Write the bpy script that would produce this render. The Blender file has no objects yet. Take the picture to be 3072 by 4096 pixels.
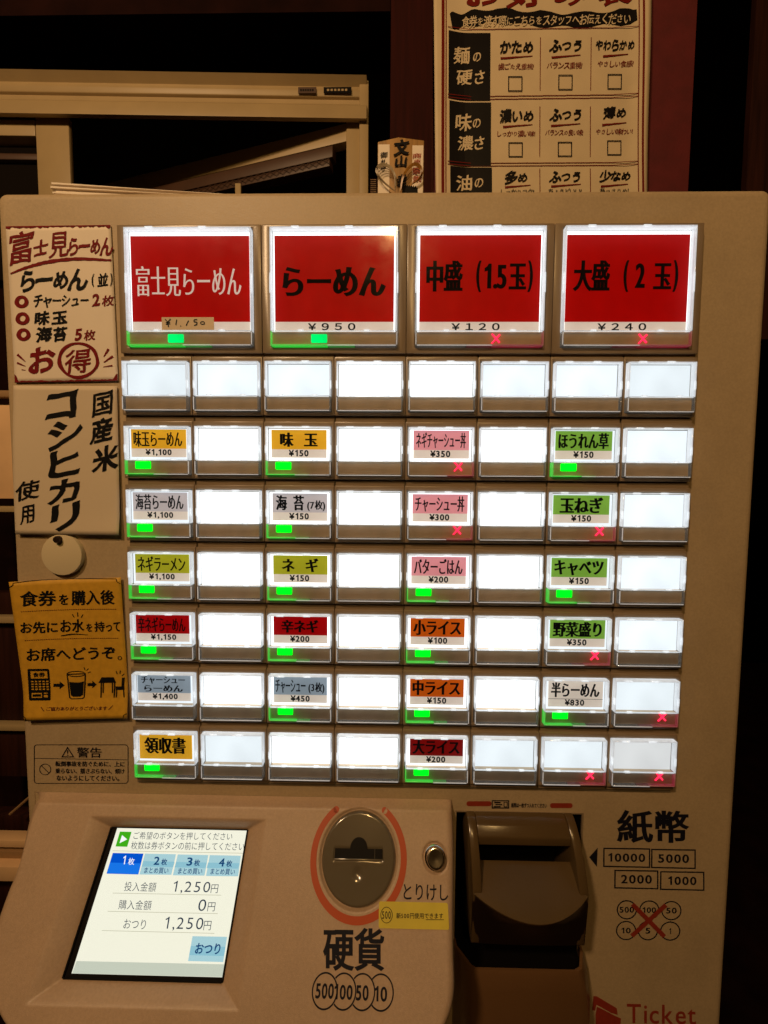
import bpy, math, random
import numpy as np
from mathutils import Vector, Matrix, Euler, noise
from mathutils.geometry import delaunay_2d_cdt
random.seed(7)
S = bpy.context.scene
COL = S.collection
PI = math.pi

# ------------------------------------------------------------------ camera
CAM = Vector((-0.011291, -0.314972, -0.098622))
EUL = Euler((1.51247, -0.0066363, 0.01556), 'XYZ')
FPX = 1560.0
cd = bpy.data.cameras.new('camera'); cam = bpy.data.objects.new('camera', cd); COL.objects.link(cam)
cam.location = CAM; cam.rotation_euler = EUL
cd.lens = 36.0 * FPX / 4096.0; cd.sensor_width = 36.0; cd.clip_start = 0.01; cd.clip_end = 50.0
S.camera = cam
# ------------------------------------------------------------------ world, lamps, exposure
W = bpy.data.worlds.new('World'); S.world = W; W.use_nodes = True
W.node_tree.nodes['Background'].inputs[0].default_value = (1.0, 0.42, 0.10, 1)
W.node_tree.nodes['Background'].inputs[1].default_value = 0.010
S.view_settings.view_transform = 'Standard'; S.view_settings.look = 'None'
S.view_settings.exposure = 0.0; S.view_settings.gamma = 1.0
def lamp(name, loc, watts, radius, color):
    l = bpy.data.lights.new(name, 'POINT'); l.energy = watts; l.shadow_soft_size = radius; l.color = color
    o = bpy.data.objects.new(name, l); COL.objects.link(o); o.location = loc; return o
lamp('ceiling_lamp', (-0.005, -1.25, 0.937), 19, 0.030, (1.0, 0.60, 0.215))
lamp('side_lamp', (-0.62, -1.00, 0.98), 49, 0.06, (1.0, 0.645, 0.34))

RM = EUL.to_matrix()
def ray(px, py): return RM @ Vector(((px - 1536) / FPX, -(py - 2048) / FPX, -1.0))
def aty(px, py, y):
    d = ray(px, py); return CAM + d * ((y - CAM.y) / d.y)
def atz(px, py, z):
    d = ray(px, py); return CAM + d * ((z - CAM.z) / d.z)

# ------------------------------------------------------------------ materials
def srgb(r, g, b):
    f = lambda c: (c / 255 / 12.92) if c / 255 <= 0.04045 else ((c / 255 + 0.055) / 1.055) ** 2.4
    return (f(r), f(g), f(b), 1)
MATS = {}
def mat(name, col, rough=0.5, metal=0.0, emit=None, es=0.0, nscale=0, namt=0.0, bump=0.0, bscale=400, coat=0.0, spec=0.5, stretch=None, rvar=0.0, blot=0.0):
    m = bpy.data.materials.new(name); m.use_nodes = True; nt = m.node_tree; b = nt.nodes['Principled BSDF']
    b.inputs['Base Color'].default_value = col; b.inputs['Roughness'].default_value = rough
    b.inputs['Metallic'].default_value = metal; b.inputs['Specular IOR Level'].default_value = spec
    if coat: b.inputs['Coat Weight'].default_value = coat; b.inputs['Coat Roughness'].default_value = 0.08
    if emit: b.inputs['Emission Color'].default_value = emit; b.inputs['Emission Strength'].default_value = es
    tc = nt.nodes.new('ShaderNodeTexCoord'); src = tc.outputs['Object']
    if stretch:
        mp = nt.nodes.new('ShaderNodeMapping'); mp.inputs['Scale'].default_value = stretch
        nt.links.new(src, mp.inputs[0]); src = mp.outputs[0]
    if namt:
        n = nt.nodes.new('ShaderNodeTexNoise'); n.inputs['Scale'].default_value = nscale; n.inputs['Detail'].default_value = 6
        nt.links.new(src, n.inputs['Vector'])
        r = nt.nodes.new('ShaderNodeValToRGB'); r.color_ramp.elements[0].position = 0.3; r.color_ramp.elements[1].position = 0.7
        r.color_ramp.elements[0].color = tuple(c * (1 - namt) for c in col[:3]) + (1,)
        r.color_ramp.elements[1].color = tuple(min(1, c * (1 + namt)) for c in col[:3]) + (1,)
        nt.links.new(n.outputs['Fac'], r.inputs[0]); nt.links.new(r.outputs[0], b.inputs['Base Color'])
        if blot:                                  # faint handling stains
            nb = nt.nodes.new('ShaderNodeTexNoise'); nb.inputs['Scale'].default_value = 16; nb.inputs['Detail'].default_value = 7; nb.inputs['Roughness'].default_value = .65
            nt.links.new(src, nb.inputs['Vector']); mb_ = nt.nodes.new('ShaderNodeMapRange'); mb_.inputs['From Min'].default_value = .45; mb_.inputs['From Max'].default_value = .72
            mb_.inputs['To Min'].default_value = 1.0; mb_.inputs['To Max'].default_value = 1 - blot; nt.links.new(nb.outputs['Fac'], mb_.inputs['Value'])
            vm = nt.nodes.new('ShaderNodeVectorMath'); vm.operation = 'SCALE'; nt.links.new(r.outputs[0], vm.inputs[0]); nt.links.new(mb_.outputs[0], vm.inputs['Scale']); nt.links.new(vm.outputs[0], b.inputs['Base Color'])
        if emit is not None and es: nt.links.new(r.outputs[0], b.inputs['Emission Color'])
        if rvar:
            mr = nt.nodes.new('ShaderNodeMapRange'); mr.inputs['To Min'].default_value = max(0.02, rough - rvar); mr.inputs['To Max'].default_value = rough + rvar
            nt.links.new(n.outputs['Fac'], mr.inputs['Value']); nt.links.new(mr.outputs[0], b.inputs['Roughness'])
    if bump:
        n2 = nt.nodes.new('ShaderNodeTexNoise'); n2.inputs['Scale'].default_value = bscale; n2.inputs['Detail'].default_value = 3
        nt.links.new(src, n2.inputs['Vector'])
        bp = nt.nodes.new('ShaderNodeBump'); bp.inputs['Strength'].default_value = bump; bp.inputs['Distance'].default_value = 0.001
        nt.links.new(n2.outputs['Fac'], bp.inputs['Height']); nt.links.new(bp.outputs[0], b.inputs['Normal'])
    MATS[name] = m; return m
def acrylic(name, t, tr, g, edge, glow=0.0, gcol=(1, 1, 1, 1)):
    # clear acrylic: mostly see-through, a glossy skin, and a scattering edge; piped light is put in as emission
    m = bpy.data.materials.new(name); m.use_nodes = True; nt = m.node_tree; nt.nodes.clear()
    out = nt.nodes.new('ShaderNodeOutputMaterial'); T = nt.nodes.new('ShaderNodeBsdfTransparent')
    G = nt.nodes.new('ShaderNodeBsdfGlossy'); G.inputs['Roughness'].default_value = 0.10
    fr = nt.nodes.new('ShaderNodeFresnel'); fr.inputs[0].default_value = 1.45
    base = T.outputs[0]
    if tr > 0:
        D = nt.nodes.new('ShaderNodeBsdfTranslucent'); D.inputs[0].default_value = edge
        D2 = nt.nodes.new('ShaderNodeBsdfDiffuse'); D2.inputs[0].default_value = edge
        a = nt.nodes.new('ShaderNodeMixShader'); a.inputs[0].default_value = 0.45
        nt.links.new(D.outputs[0], a.inputs[1]); nt.links.new(D2.outputs[0], a.inputs[2])
        mx = nt.nodes.new('ShaderNodeMixShader'); mx.inputs[0].default_value = tr
        nt.links.new(T.outputs[0], mx.inputs[1]); nt.links.new(a.outputs[0], mx.inputs[2]); base = mx.outputs[0]
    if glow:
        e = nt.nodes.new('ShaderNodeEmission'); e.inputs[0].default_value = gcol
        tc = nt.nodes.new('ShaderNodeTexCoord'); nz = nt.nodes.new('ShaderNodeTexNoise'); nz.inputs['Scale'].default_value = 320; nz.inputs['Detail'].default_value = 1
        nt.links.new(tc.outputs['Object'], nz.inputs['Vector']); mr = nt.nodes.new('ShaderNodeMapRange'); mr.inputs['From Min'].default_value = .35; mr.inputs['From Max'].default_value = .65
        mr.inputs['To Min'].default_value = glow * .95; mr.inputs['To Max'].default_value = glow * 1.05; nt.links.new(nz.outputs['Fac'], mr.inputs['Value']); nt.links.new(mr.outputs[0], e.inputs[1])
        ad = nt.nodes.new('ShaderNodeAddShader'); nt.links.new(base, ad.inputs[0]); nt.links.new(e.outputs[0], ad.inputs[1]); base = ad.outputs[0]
    ml = nt.nodes.new('ShaderNodeMath'); ml.operation = 'MULTIPLY'; ml.inputs[1].default_value = g
    nt.links.new(fr.outputs[0], ml.inputs[0])
    tc2 = nt.nodes.new('ShaderNodeTexCoord'); ns = nt.nodes.new('ShaderNodeTexNoise'); ns.inputs['Scale'].default_value = 55; ns.inputs['Detail'].default_value = 5
    nt.links.new(tc2.outputs['Object'], ns.inputs['Vector']); mr2 = nt.nodes.new('ShaderNodeMapRange'); mr2.inputs['From Min'].default_value = .3; mr2.inputs['From Max'].default_value = .7; mr2.inputs['To Min'].default_value = .07; mr2.inputs['To Max'].default_value = .15
    nt.links.new(ns.outputs['Fac'], mr2.inputs['Value']); nt.links.new(mr2.outputs[0], G.inputs['Roughness'])
    m2 = nt.nodes.new('ShaderNodeMixShader'); nt.links.new(ml.outputs[0], m2.inputs[0]); nt.links.new(base, m2.inputs[1]); nt.links.new(G.outputs[0], m2.inputs[2])
    nt.links.new(m2.outputs[0], out.inputs[0]); MATS[name] = m; return m
def emission(name, col, s, nvar=0.0):
    m = bpy.data.materials.new(name); m.use_nodes = True; nt = m.node_tree; nt.nodes.clear()
    out = nt.nodes.new('ShaderNodeOutputMaterial'); e = nt.nodes.new('ShaderNodeEmission')
    e.inputs[0].default_value = col; e.inputs[1].default_value = s; nt.links.new(e.outputs[0], out.inputs[0])
    if nvar:
        tc = nt.nodes.new('ShaderNodeTexCoord'); n = nt.nodes.new('ShaderNodeTexNoise'); n.inputs['Scale'].default_value = 30; n.inputs['Detail'].default_value = 1
        nt.links.new(tc.outputs['Object'], n.inputs['Vector'])
        mr = nt.nodes.new('ShaderNodeMapRange'); mr.inputs['From Min'].default_value = .3; mr.inputs['From Max'].default_value = .7
        mr.inputs['To Min'].default_value = s * (1 - nvar); mr.inputs['To Max'].default_value = s * (1 + nvar)
        nt.links.new(n.outputs['Fac'], mr.inputs['Value']); nt.links.new(mr.outputs[0], e.inputs[1])
    MATS[name] = m; return m

PAINT = mat('cabinet_paint', (0.45, 0.338, 0.205, 1), 0.50, blot=.12, nscale=560, namt=0.07, bump=0.12, bscale=1500, rvar=0.08)
UNITM = mat('unit_plastic', (0.43, 0.30, 0.20, 1), 0.45, blot=.12, nscale=620, namt=0.07, bump=0.15, bscale=1800)
FRAME = mat('frame_plastic', (0.245, 0.180, 0.115, 1), 0.30, nscale=25, namt=0.07, bump=0.05, bscale=1500)
STRIP = mat('strip_plastic', (0.66, 0.50, 0.33, 1), 0.5, nscale=60, namt=0.12, bump=0.1, bscale=900)
RAIL = mat('rail_plastic', (0.20, 0.165, 0.115, 1), 0.45, nscale=25, namt=0.08)
BLACK = mat('black_plastic', (0.004, 0.003, 0.003, 1), 0.5, spec=0.12)
INK = mat('black_ink', (0.004, 0.004, 0.005, 1), 0.7, spec=0.15)
NAVY = mat('navy_print', (0.007, 0.007, 0.014, 1), 0.6, spec=0.2)
RINK = mat('red_ink', (0.17, 0.002, 0.004, 1), 0.7, spec=0.2, nscale=120, namt=0.2)
WINK = mat('white_ink', (0.75, 0.72, 0.66, 1), 0.5, emit=(1, .9, .8, 1), es=0.35)
PINK_ = None
PAPER = mat('cream_paper', (0.80, 0.70, 0.58, 1), 0.6, nscale=30, namt=0.03, bump=0.05, bscale=300)
WPAPER = mat('white_paper', (0.62, 0.51, 0.37, 1), 0.7, nscale=12, namt=0.03, bump=0.1, bscale=200)
YPAPER = mat('yellow_paper', (0.58, 0.31, 0.02, 1), 0.6, nscale=200, namt=0.10)
YSTICK = mat('yellow_sticker', (0.60, 0.48, 0.05, 1), 0.4, nscale=90, namt=0.05)
TAPE = mat('masking_tape', (0.55, 0.40, 0.22, 1), 0.6, emit=(.6, .4, .2, 1), es=0.12, nscale=60, namt=0.08)
ORANGE = mat('orange_print', (0.42, 0.055, 0.006, 1), 0.5)
REDP = mat('red_print', (0.27, 0.030, 0.014, 1), 0.5, nscale=200, namt=0.1)
COINM = mat('grey_plastic', (0.115, 0.092, 0.058, 1), 0.16, nscale=20, namt=0.05, coat=0.5)
NOSEM = mat('bill_entry_plastic', (0.085, 0.053, 0.022, 1), 0.22, nscale=25, namt=0.08, bump=0.05)
HOUSEM = mat('brown_plastic', (0.125, 0.063, 0.026, 1), 0.35, nscale=15, namt=0.06, bump=0.1)
STEEL = mat('polished_steel', (0.70, 0.62, 0.52, 1), 0.14, 1.0)
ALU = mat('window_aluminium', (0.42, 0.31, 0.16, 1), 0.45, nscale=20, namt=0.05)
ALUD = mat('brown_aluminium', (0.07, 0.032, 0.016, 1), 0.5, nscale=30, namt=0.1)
WOODD = mat('dark_wood', (0.026, 0.007, 0.004, 1), 0.6, spec=.2, nscale=14, namt=0.4, bump=0.3, bscale=60, stretch=(8, 8, 0.6))
REDW = mat('red_brown_wall', (0.105, 0.007, 0.009, 1), 0.7, nscale=40, namt=0.15, bump=0.2, bscale=300)
DARKW = mat('dark_wall', (0.002, 0.0015, 0.001, 1), 0.9, spec=0.0)
DARKB = mat('dark_beam', (0.012, 0.003, 0.002, 1), 0.9, spec=.1, nscale=12, namt=0.5)
BEIGE = mat('beige_board', (0.34, 0.20, 0.09, 1), 0.6, nscale=10, namt=0.12)
PLWOOD = mat('pale_wood', (0.36, 0.20, 0.06, 1), 0.5, nscale=16, namt=0.35, stretch=(14, 4, 0.5))
CORD = mat('paper_cord', (0.40, 0.33, 0.22, 1), 0.4)
GLASSD = mat('dark_glass', (0.01, 0.008, 0.007, 1), 0.08)
MAGNET = mat('white_magnet', (0.62, 0.52, 0.34, 1), 0.5)
CLEAR = acrylic('clear_acrylic', 0, 0.0, 0.9, (1, 1, 1, 1))
EDGE = acrylic('acrylic_glow_edge', 0, 0.62, 1.0, (0.95, 0.97, 1.0, 1), 0.36, (.9, .96, 1, 1))  # rim glow from the light panel painted in as emission
CLIPGLOW = acrylic('acrylic_glow_clip', 0, 0.5, 1.0, (0.95, 0.97, 1.0, 1), 0.30, (.9, .97, 1, 1))  # same painted glow on the clips
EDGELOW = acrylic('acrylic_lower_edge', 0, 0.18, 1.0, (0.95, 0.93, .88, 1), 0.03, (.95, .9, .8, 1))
EDGELINE = acrylic('acrylic_glow_line', 0, 0.60, 1.0, (0.97, 0.95, .92, 1), 0.22, (.95, .92, .88, 1))  # bright edge highlights painted in as emission
EDGEG = acrylic('acrylic_green_glow', 0, 0.45, 1.0, (0.9, 0.97, .9, 1), 0.32, (.02, 1, .06, 1))  # green spill of the indicator painted into the edge as emission
EDGEG2 = acrylic('acrylic_faint_green_glow', 0, 0.35, 1.0, (0.9, 0.97, .9, 1), 0.10, (.10, 1, .15, 1))  # weaker step where the painted green spill fades
EDGER2 = acrylic('acrylic_faint_red_glow', 0, 0.35, 1.0, (0.97, 0.9, .9, 1), 0.03, (1, .08, .15, 1))  # weaker step where the painted red spill fades
EDGER = acrylic('acrylic_red_glow', 0, 0.45, 1.0, (0.97, 0.9, .9, 1), 0.10, (1, .03, .10, 1))  # red spill of the indicator painted into the edge as emission
LED = [emission('led_panel_bright', (0.93, 0.975, 1.0, 1), 1.9, .1), emission('led_panel', (0.87, 0.95, 1.0, 1), 1.08, 0.12), emission('led_panel_dim', (0.84, 0.92, 0.96, 1), 1.0, 0.10), emission('led_panel_faint', (0.84, 0.86, 0.86, 1), 0.84, 0.10)]
GREEN = emission('green_led', (0.0, 1.0, 0.01, 1), 1.7, .3); GREENC = emission('green_led_cool', (0.0, 1.0, 0.16, 1), 1.2, .2)
REDL = emission('red_led', (1.0, 0.02, 0.07, 1), 2.6, .2)
def card(name, rgb, es=0.48):
    c = srgb(*rgb)
    return mat('card_' + name, tuple(min(1, x * 0.8) for x in c[:3]) + (1,), 0.55, spec=0.2, emit=c, es=es, nscale=70, namt=0.06)
CARDS = dict(red=card('red', (192, 0, 1), .42), gold=card('gold', (236, 175, 40), .62), grey=card('grey', (195, 186, 186), .70), pink=card('pink', (232, 152, 158), .66),
             green=card('green', (132, 184, 68), .58), olive=card('olive', (178, 176, 38), .58), crimson=card('crimson', (175, 0, 4)), orange=card('orange', (215, 92, 10), .52),
             slate=card('slate', (155, 170, 182), .56), maroon=card('maroon', (140, 8, 5)), cream=card('cream', (232, 218, 202), .66))

# ------------------------------------------------------------------ mesh helpers
WL = {}
def wloc(o): return WL.get(o.name, Vector((0, 0, 0)))
def tag(o, label=None, cat=None, group=None, kind=None):
    if label: o['label'] = label
    if cat: o['category'] = cat
    if group: o['group'] = group
    if kind: o['kind'] = kind
    return o
def empty(name, loc):
    o = bpy.data.objects.new(name, None); COL.objects.link(o); o.location = loc; o.empty_display_size = 0.02; WL[o.name] = Vector(loc); return o
def link(name, me, parent, loc):
    o = bpy.data.objects.new(name, me); COL.objects.link(o); loc = Vector(loc)
    if parent: o.parent = parent; o.location = loc - wloc(parent)
    else: o.location = loc
    WL[o.name] = loc; return o
class MB:
    def __init__(s): s.v = []; s.f = []
    def add(s, vs, fs):
        n = len(s.v); s.v += [Vector(v) for v in vs]; s.f += [tuple(i + n for i in f) for f in fs]
    def box(s, x0, x1, y0, y1, z0, z1):
        s.add([(x0, y0, z0), (x1, y0, z0), (x1, y1, z0), (x0, y1, z0), (x0, y0, z1), (x1, y0, z1), (x1, y1, z1), (x0, y1, z1)],
              [(0, 3, 2, 1), (4, 5, 6, 7), (0, 1, 5, 4), (1, 2, 6, 5), (2, 3, 7, 6), (3, 0, 4, 7)])
    def prism(s, poly, y0, y1):       # poly in (x,z), from y0 (front) to y1 (back)
        n = len(poly); s.add([(x, y0, z) for x, z in poly] + [(x, y1, z) for x, z in poly],
              [tuple(range(n)), tuple(range(2 * n - 1, n - 1, -1))] + [(i, i + n, (i + 1) % n + n, (i + 1) % n) for i in range(n)])
    def extrude_x(s, prof, x0, x1):   # prof in (y,z)
        n = len(prof); s.add([(x0, y, z) for y, z in prof] + [(x1, y, z) for y, z in prof],
              [tuple(range(n)), tuple(range(2 * n - 1, n - 1, -1))] + [(i, i + n, (i + 1) % n + n, (i + 1) % n) for i in range(n)])
    def tube(s, pts, r, n=8, closed=False):
        pts = [Vector(p) for p in pts]; rings = []; m = len(pts)
        for i, p in enumerate(pts):
            a = pts[(i - 1) % m] if (closed or i > 0) else p; b = pts[(i + 1) % m] if (closed or i < m - 1) else p
            t = (b - a).normalized(); u = t.orthogonal().normalized() if abs(t.z) > .9 else t.cross(Vector((0, 0, 1))).normalized(); w = t.cross(u)
            rings.append([p + (u * math.cos(2 * PI * k / n) + w * math.sin(2 * PI * k / n)) * r for k in range(n)])
        vs = [v for rg in rings for v in rg]; fs = []
        for i in range(m if closed else m - 1):
            j = (i + 1) % m
            for k in range(n): fs.append((i * n + k, i * n + (k + 1) % n, j * n + (k + 1) % n, j * n + k))
        if not closed: fs += [tuple(range(n)), tuple(range((m - 1) * n, m * n))]
        s.add(vs, fs)
    def mesh(s, name, m, loc=(0, 0, 0), bevel=0, smooth=False, seg=2):
        import bmesh
        me = bpy.data.meshes.new(name); L = Vector(loc); me.from_pydata([v - L for v in s.v], [], s.f)
        bm = bmesh.new(); bm.from_mesh(me); bmesh.ops.delete(bm, geom=[v for v in bm.verts if not v.link_faces], context='VERTS')
        if len(s.f) > 1: bmesh.ops.recalc_face_normals(bm, faces=bm.faces)
        if bevel:
            es = [e for e in bm.edges if len(e.link_faces) == 2 and e.calc_face_angle(0) > 0.35]
            bmesh.ops.bevel(bm, geom=es, offset=bevel, segments=seg, profile=0.5, affect='EDGES', clamp_overlap=True)
        bm.to_mesh(me); bm.free(); me.materials.append(m)
        if smooth or bevel: me.shade_smooth(); me.set_sharp_from_angle(angle=math.radians(38))
        return me
    def obj(s, name, m, parent=None, loc=None, bevel=0, smooth=False, seg=2):
        if loc is None:
            n = len(s.v); loc = Vector((sum(v.x for v in s.v) / n, sum(v.y for v in s.v) / n, min(v.z for v in s.v)))
        return link(name, s.mesh(name, m, loc, bevel, smooth, seg), parent, loc)

# ------------------------------------------------------------------ lettering
# outlines come from Blender's own built-in font; weight and contrast are shaped by moving the outline
GL = {'1': ([[(.30, 0), (.39, 0), (.39, .36), (.39, .72), (.33, .72), (.26, .64), (.15, .59), (.15, .51), (.23, .53), (.30, .57), (.30, .28)]], .60)}
def glyph(ch):
    if ch in GL: return GL[ch]
    cu = bpy.data.curves.new('g', 'FONT'); cu.body = ch; cu.resolution_u = 3; cu.size = 1.0
    ob = bpy.data.objects.new('g', cu); COL.objects.link(ob)
    dg = bpy.context.evaluated_depsgraph_get(); c2 = ob.evaluated_get(dg).to_curve(dg)
    polys = []
    for sp in c2.splines:
        if sp.type == 'BEZIER':
            P = sp.bezier_points; n = len(P); out = []
            for i in range(n):
                a = P[i]; b = P[(i + 1) % n]; p0, p1, p2, p3 = a.co, a.handle_right, b.co, b.handle_left
                straight = (a.handle_right_type == 'VECTOR' and b.handle_left_type == 'VECTOR') or ((p1 - p0).cross(p2 - p0).length < 1e-5 and (p3 - p0).cross(p2 - p0).length < 1e-5)
                L = (p2 - p0).length
                k = max(1, int(L / 0.12)) if straight else max(2, min(5, int(L / 0.05) + 1))
                for j in range(k):
                    t = j / k; u = 1 - t
                    q = p0 * u + p2 * t if straight else p0 * u ** 3 + p1 * 3 * u * u * t + p3 * 3 * u * t * t + p2 * t ** 3
                    out.append((q.x, q.y))
        else: out = [(p.co.x, p.co.y) for p in sp.points]
        cl = []
        for q in out:
            if not cl or math.hypot(q[0] - cl[-1][0], q[1] - cl[-1][1]) > 1e-4: cl.append(q)
        if len(cl) > 2: polys.append(cl)
    ob.to_curve_clear(); bpy.data.objects.remove(ob); bpy.data.curves.remove(cu)
    xs = [x for p in polys for x, y in p]
    if ord(ch) > 0x2E80 or ch in '（）': adv = 1.0
    elif xs: adv = max(xs) + 0.07
    else: adv = 0.35
    if ch == ' ': adv = 0.4
    if ch == '　': adv = 0.6
    if ch in '01234567890': adv = 0.60
    GL[ch] = (polys, adv); return GL[ch]
def area(p): return 0.5 * sum(p[i][0] * p[(i + 1) % len(p)][1] - p[(i + 1) % len(p)][0] * p[i][1] for i in range(len(p)))
def inside(pt, poly):
    x, y = pt; c = False; n = len(poly)
    for i in range(n):
        x1, y1 = poly[i]; x2, y2 = poly[(i + 1) % n]
        if (y1 > y) != (y2 > y) and x < (x2 - x1) * (y - y1) / (y2 - y1) + x1: c = not c
    return c
def shape_glyph(polys, sx, sy, tilt=0.0, wob=0.0, seed=0):
    out = []
    big = max(polys, key=lambda p: abs(area(p))); flip = area(big) < 0
    for i, p in enumerate(polys):
        if flip: p = p[::-1]                      # outer loops counter-clockwise, holes clockwise
        n = len(p); r = []
        ct, st = math.cos(tilt), math.sin(tilt)
        for k in range(n):
            x0, y0 = p[k - 1]; x, y = p[k]; x1, y1 = p[(k + 1) % n]
            ax, ay = x - x0, y - y0; bx, by = x1 - x, y1 - y
            la = math.hypot(ax, ay) or 1; lb = math.hypot(bx, by) or 1
            nx, ny = ay / la + by / lb, -(ax / la + bx / lb); ln = math.hypot(nx, ny)
            if ln < 1e-3: r.append((x, y)); continue
            sc = min(1.5, 2 / ln) ; nx, ny = nx / ln, ny / ln
            u, v = nx * ct + ny * st, -nx * st + ny * ct
            u, v = u * sx * sc, v * sy * sc
            dx, dy = u * ct - v * st, u * st + v * ct
            if wob:
                w = noise.noise_vector(Vector((x * 3.1 + seed * 7.3, y * 3.1, seed * 1.7)))
                w2 = noise.noise_vector(Vector((x * 11 + seed, y * 11, 3.3)))
                dx += w.x * wob + w2.x * wob * .25; dy += w.y * wob + w2.y * wob * .25
            r.append((x + dx, y + dy))
        out.append(r)
    return out
STY = dict(gothic=(.010, .010, 0, 0), thin=(-.004, -.004, 0, 0), bold=(.026, .022, 0, 0), heavy=(.029, .019, 0, 0), price=(.038, .032, 0, 0), minchot=(.026, -.010, 0, 0), mincho=(.044, .005, 0, 0), minchob=(.060, .013, 0, 0),
           brushd=(.026, .004, .7, .035), brush=(.030, .006, 0.7, .035), brushb=(.046, .018, 0.7, .045), brushs=(.018, .004, .7, .02))
def layout(text, style, vertical=False, gap=0.0):
    sx, sy, tilt, wob = STY[style]; polys = []; x = 0.0; y = 0.0
    small = 'ゃャュュょっッ'
    for i, ch in enumerate(text):
        g, adv = glyph(ch)
        if g:
            q = shape_glyph(g, sx, sy, tilt, wob, i * 3.7 + ord(ch) % 17)
            k = 1.0; ro = 0.0; oy = 0
            if wob:
                k = (0.86 if ch in 'のをにへでるてがとりはめたつさ' else 1.0) * (1 + 0.10 * math.sin(i * 2.3 + ord(ch))); ro = 0.06 * math.sin(i * 1.7 + 1)
                oy = 0.03 * math.sin(i * 3.1)
            cx = adv / 2; cy = 0.35
            for p in q:
                r = []
                for (a, b) in p:
                    a, b = (a - cx) * k, (b - cy) * k
                    if wob: a += b * 0.10; b += a * 0.06
                    a, b = a * math.cos(ro) - b * math.sin(ro), a * math.sin(ro) + b * math.cos(ro)
                    r.append((a + cx + x, b + cy + y + oy))
                polys.append(r)
        if vertical: y -= 1.08 + gap
        else: x += (adv * (0.9 if (wob and adv == 1.0) else 1.0)) + gap
    return polys
def fill(polys):
    """triangulate loops with the non-zero rule, so overlapping strokes merge instead of cancelling"""
    co = []; ed = []
    for p in polys:
        n = len(co); m = len(p); co += [Vector((x, y)) for x, y in p]; ed += [(n + k, n + (k + 1) % m) for k in range(m)]
    V, E, F, _, _, _ = delaunay_2d_cdt(co, ed, [], 0, 1e-7)
    if not F: return [], []
    A = np.array([(v.x, v.y) for v in V]); T = np.array([f[:3] for f in F]); C = A[T].mean(1)
    W_ = np.zeros(len(C))
    for p in polys:
        P = np.array(p); Q = np.roll(P, -1, 0)
        x0, y0 = P[:, 0][None], P[:, 1][None]; x1, y1 = Q[:, 0][None], Q[:, 1][None]; cx, cy = C[:, 0][:, None], C[:, 1][:, None]
        cr = (x1 - x0) * (cy - y0) - (cx - x0) * (y1 - y0)
        W_ += (((y0 <= cy) & (y1 > cy) & (cr > 0)).astype(int) - ((y0 > cy) & (y1 <= cy) & (cr < 0)).astype(int)).sum(1)
    return [(v.x, v.y) for v in V], [tuple(t) for t, w in zip(T.tolist(), W_) if abs(w) > 0.5]
def text_into(mb, text, style, rect, fn, vertical=False, gap=0.0, slope=0.0, shear=0.0):
    """letters stretched into rect (x0,ytop,x1,ybot) of a flat chart whose points fn() lays on the real surface"""
    P = layout(text, style, vertical, gap)
    xs = [a for p in P for a, b in p]; ys = [b for p in P for a, b in p]
    ax, bx, ay, by = min(xs), max(xs), min(ys), max(ys)
    vs, fs = fill(P); x0, y0, x1, y1 = rect; out = []
    for a, b in vs:
        s = (a - ax) / (bx - ax or 1); t = (by - b) / (by - ay or 1)
        out.append(fn(x0 + (x1 - x0) * s + shear * (0.5 - t), y0 + (y1 - y0) * t + slope * (s - .5)))
    mb.add(out, fs)
def orient(polys):
    out = []
    for i, p in enumerate(polys):
        hole = sum(inside(p[0], q) for j, q in enumerate(polys) if j != i) % 2 == 1
        out.append(p[::-1] if (area(p) < 0) != hole else p)
    return out
def poly_into(mb, polys, fn):
    vs, fs = fill(orient(polys)); mb.add([fn(a, b) for a, b in vs], fs)
def ring(cx, cy, rx, ry, w, n=48, a0=0, a1=2 * PI):
    if a1 - a0 > 6.28:
        return [[(cx + rx * math.cos(t), cy + ry * math.sin(t)) for t in [2 * PI * k / n for k in range(n)]],
                [(cx + (rx - w) * math.cos(t), cy + (ry - w) * math.sin(t)) for t in [2 * PI * k / n for k in range(n)]]]
    T = [a0 + (a1 - a0) * k / n for k in range(n + 1)]
    return [[(cx + rx * math.cos(t), cy + ry * math.sin(t)) for t in T] + [(cx + (rx - w) * math.cos(t), cy + (ry - w) * math.sin(t)) for t in reversed(T)]]
def rect_(x0, y0, x1, y1): return [[(x0, y0), (x1, y0), (x1, y1), (x0, y1)]]
def frame_(x0, y0, x1, y1, w): return rect_(x0, y0, x1, y1) + rect_(x0 + w, y0 + w, x1 - w, y1 - w)
def rrect(x0, y0, x1, y1, r, n=5):
    out = []
    for cx, cy, a in ((x1 - r, y1 - r, 0), (x0 + r, y1 - r, 90), (x0 + r, y0 + r, 180), (x1 - r, y0 + r, 270)):
        for k in range(n + 1):
            t = math.radians(a + 90 * k / n); out.append((cx + r * math.cos(t), cy + r * math.sin(t)))
    return out
def line_(a, b, w):
    dx, dy = b[0] - a[0], b[1] - a[1]; l = math.hypot(dx, dy); nx, ny = -dy / l * w / 2, dx / l * w / 2
    return [[(a[0] + nx, a[1] + ny), (b[0] + nx, b[1] + ny), (b[0] - nx, b[1] - ny), (a[0] - nx, a[1] - ny)]]
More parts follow.
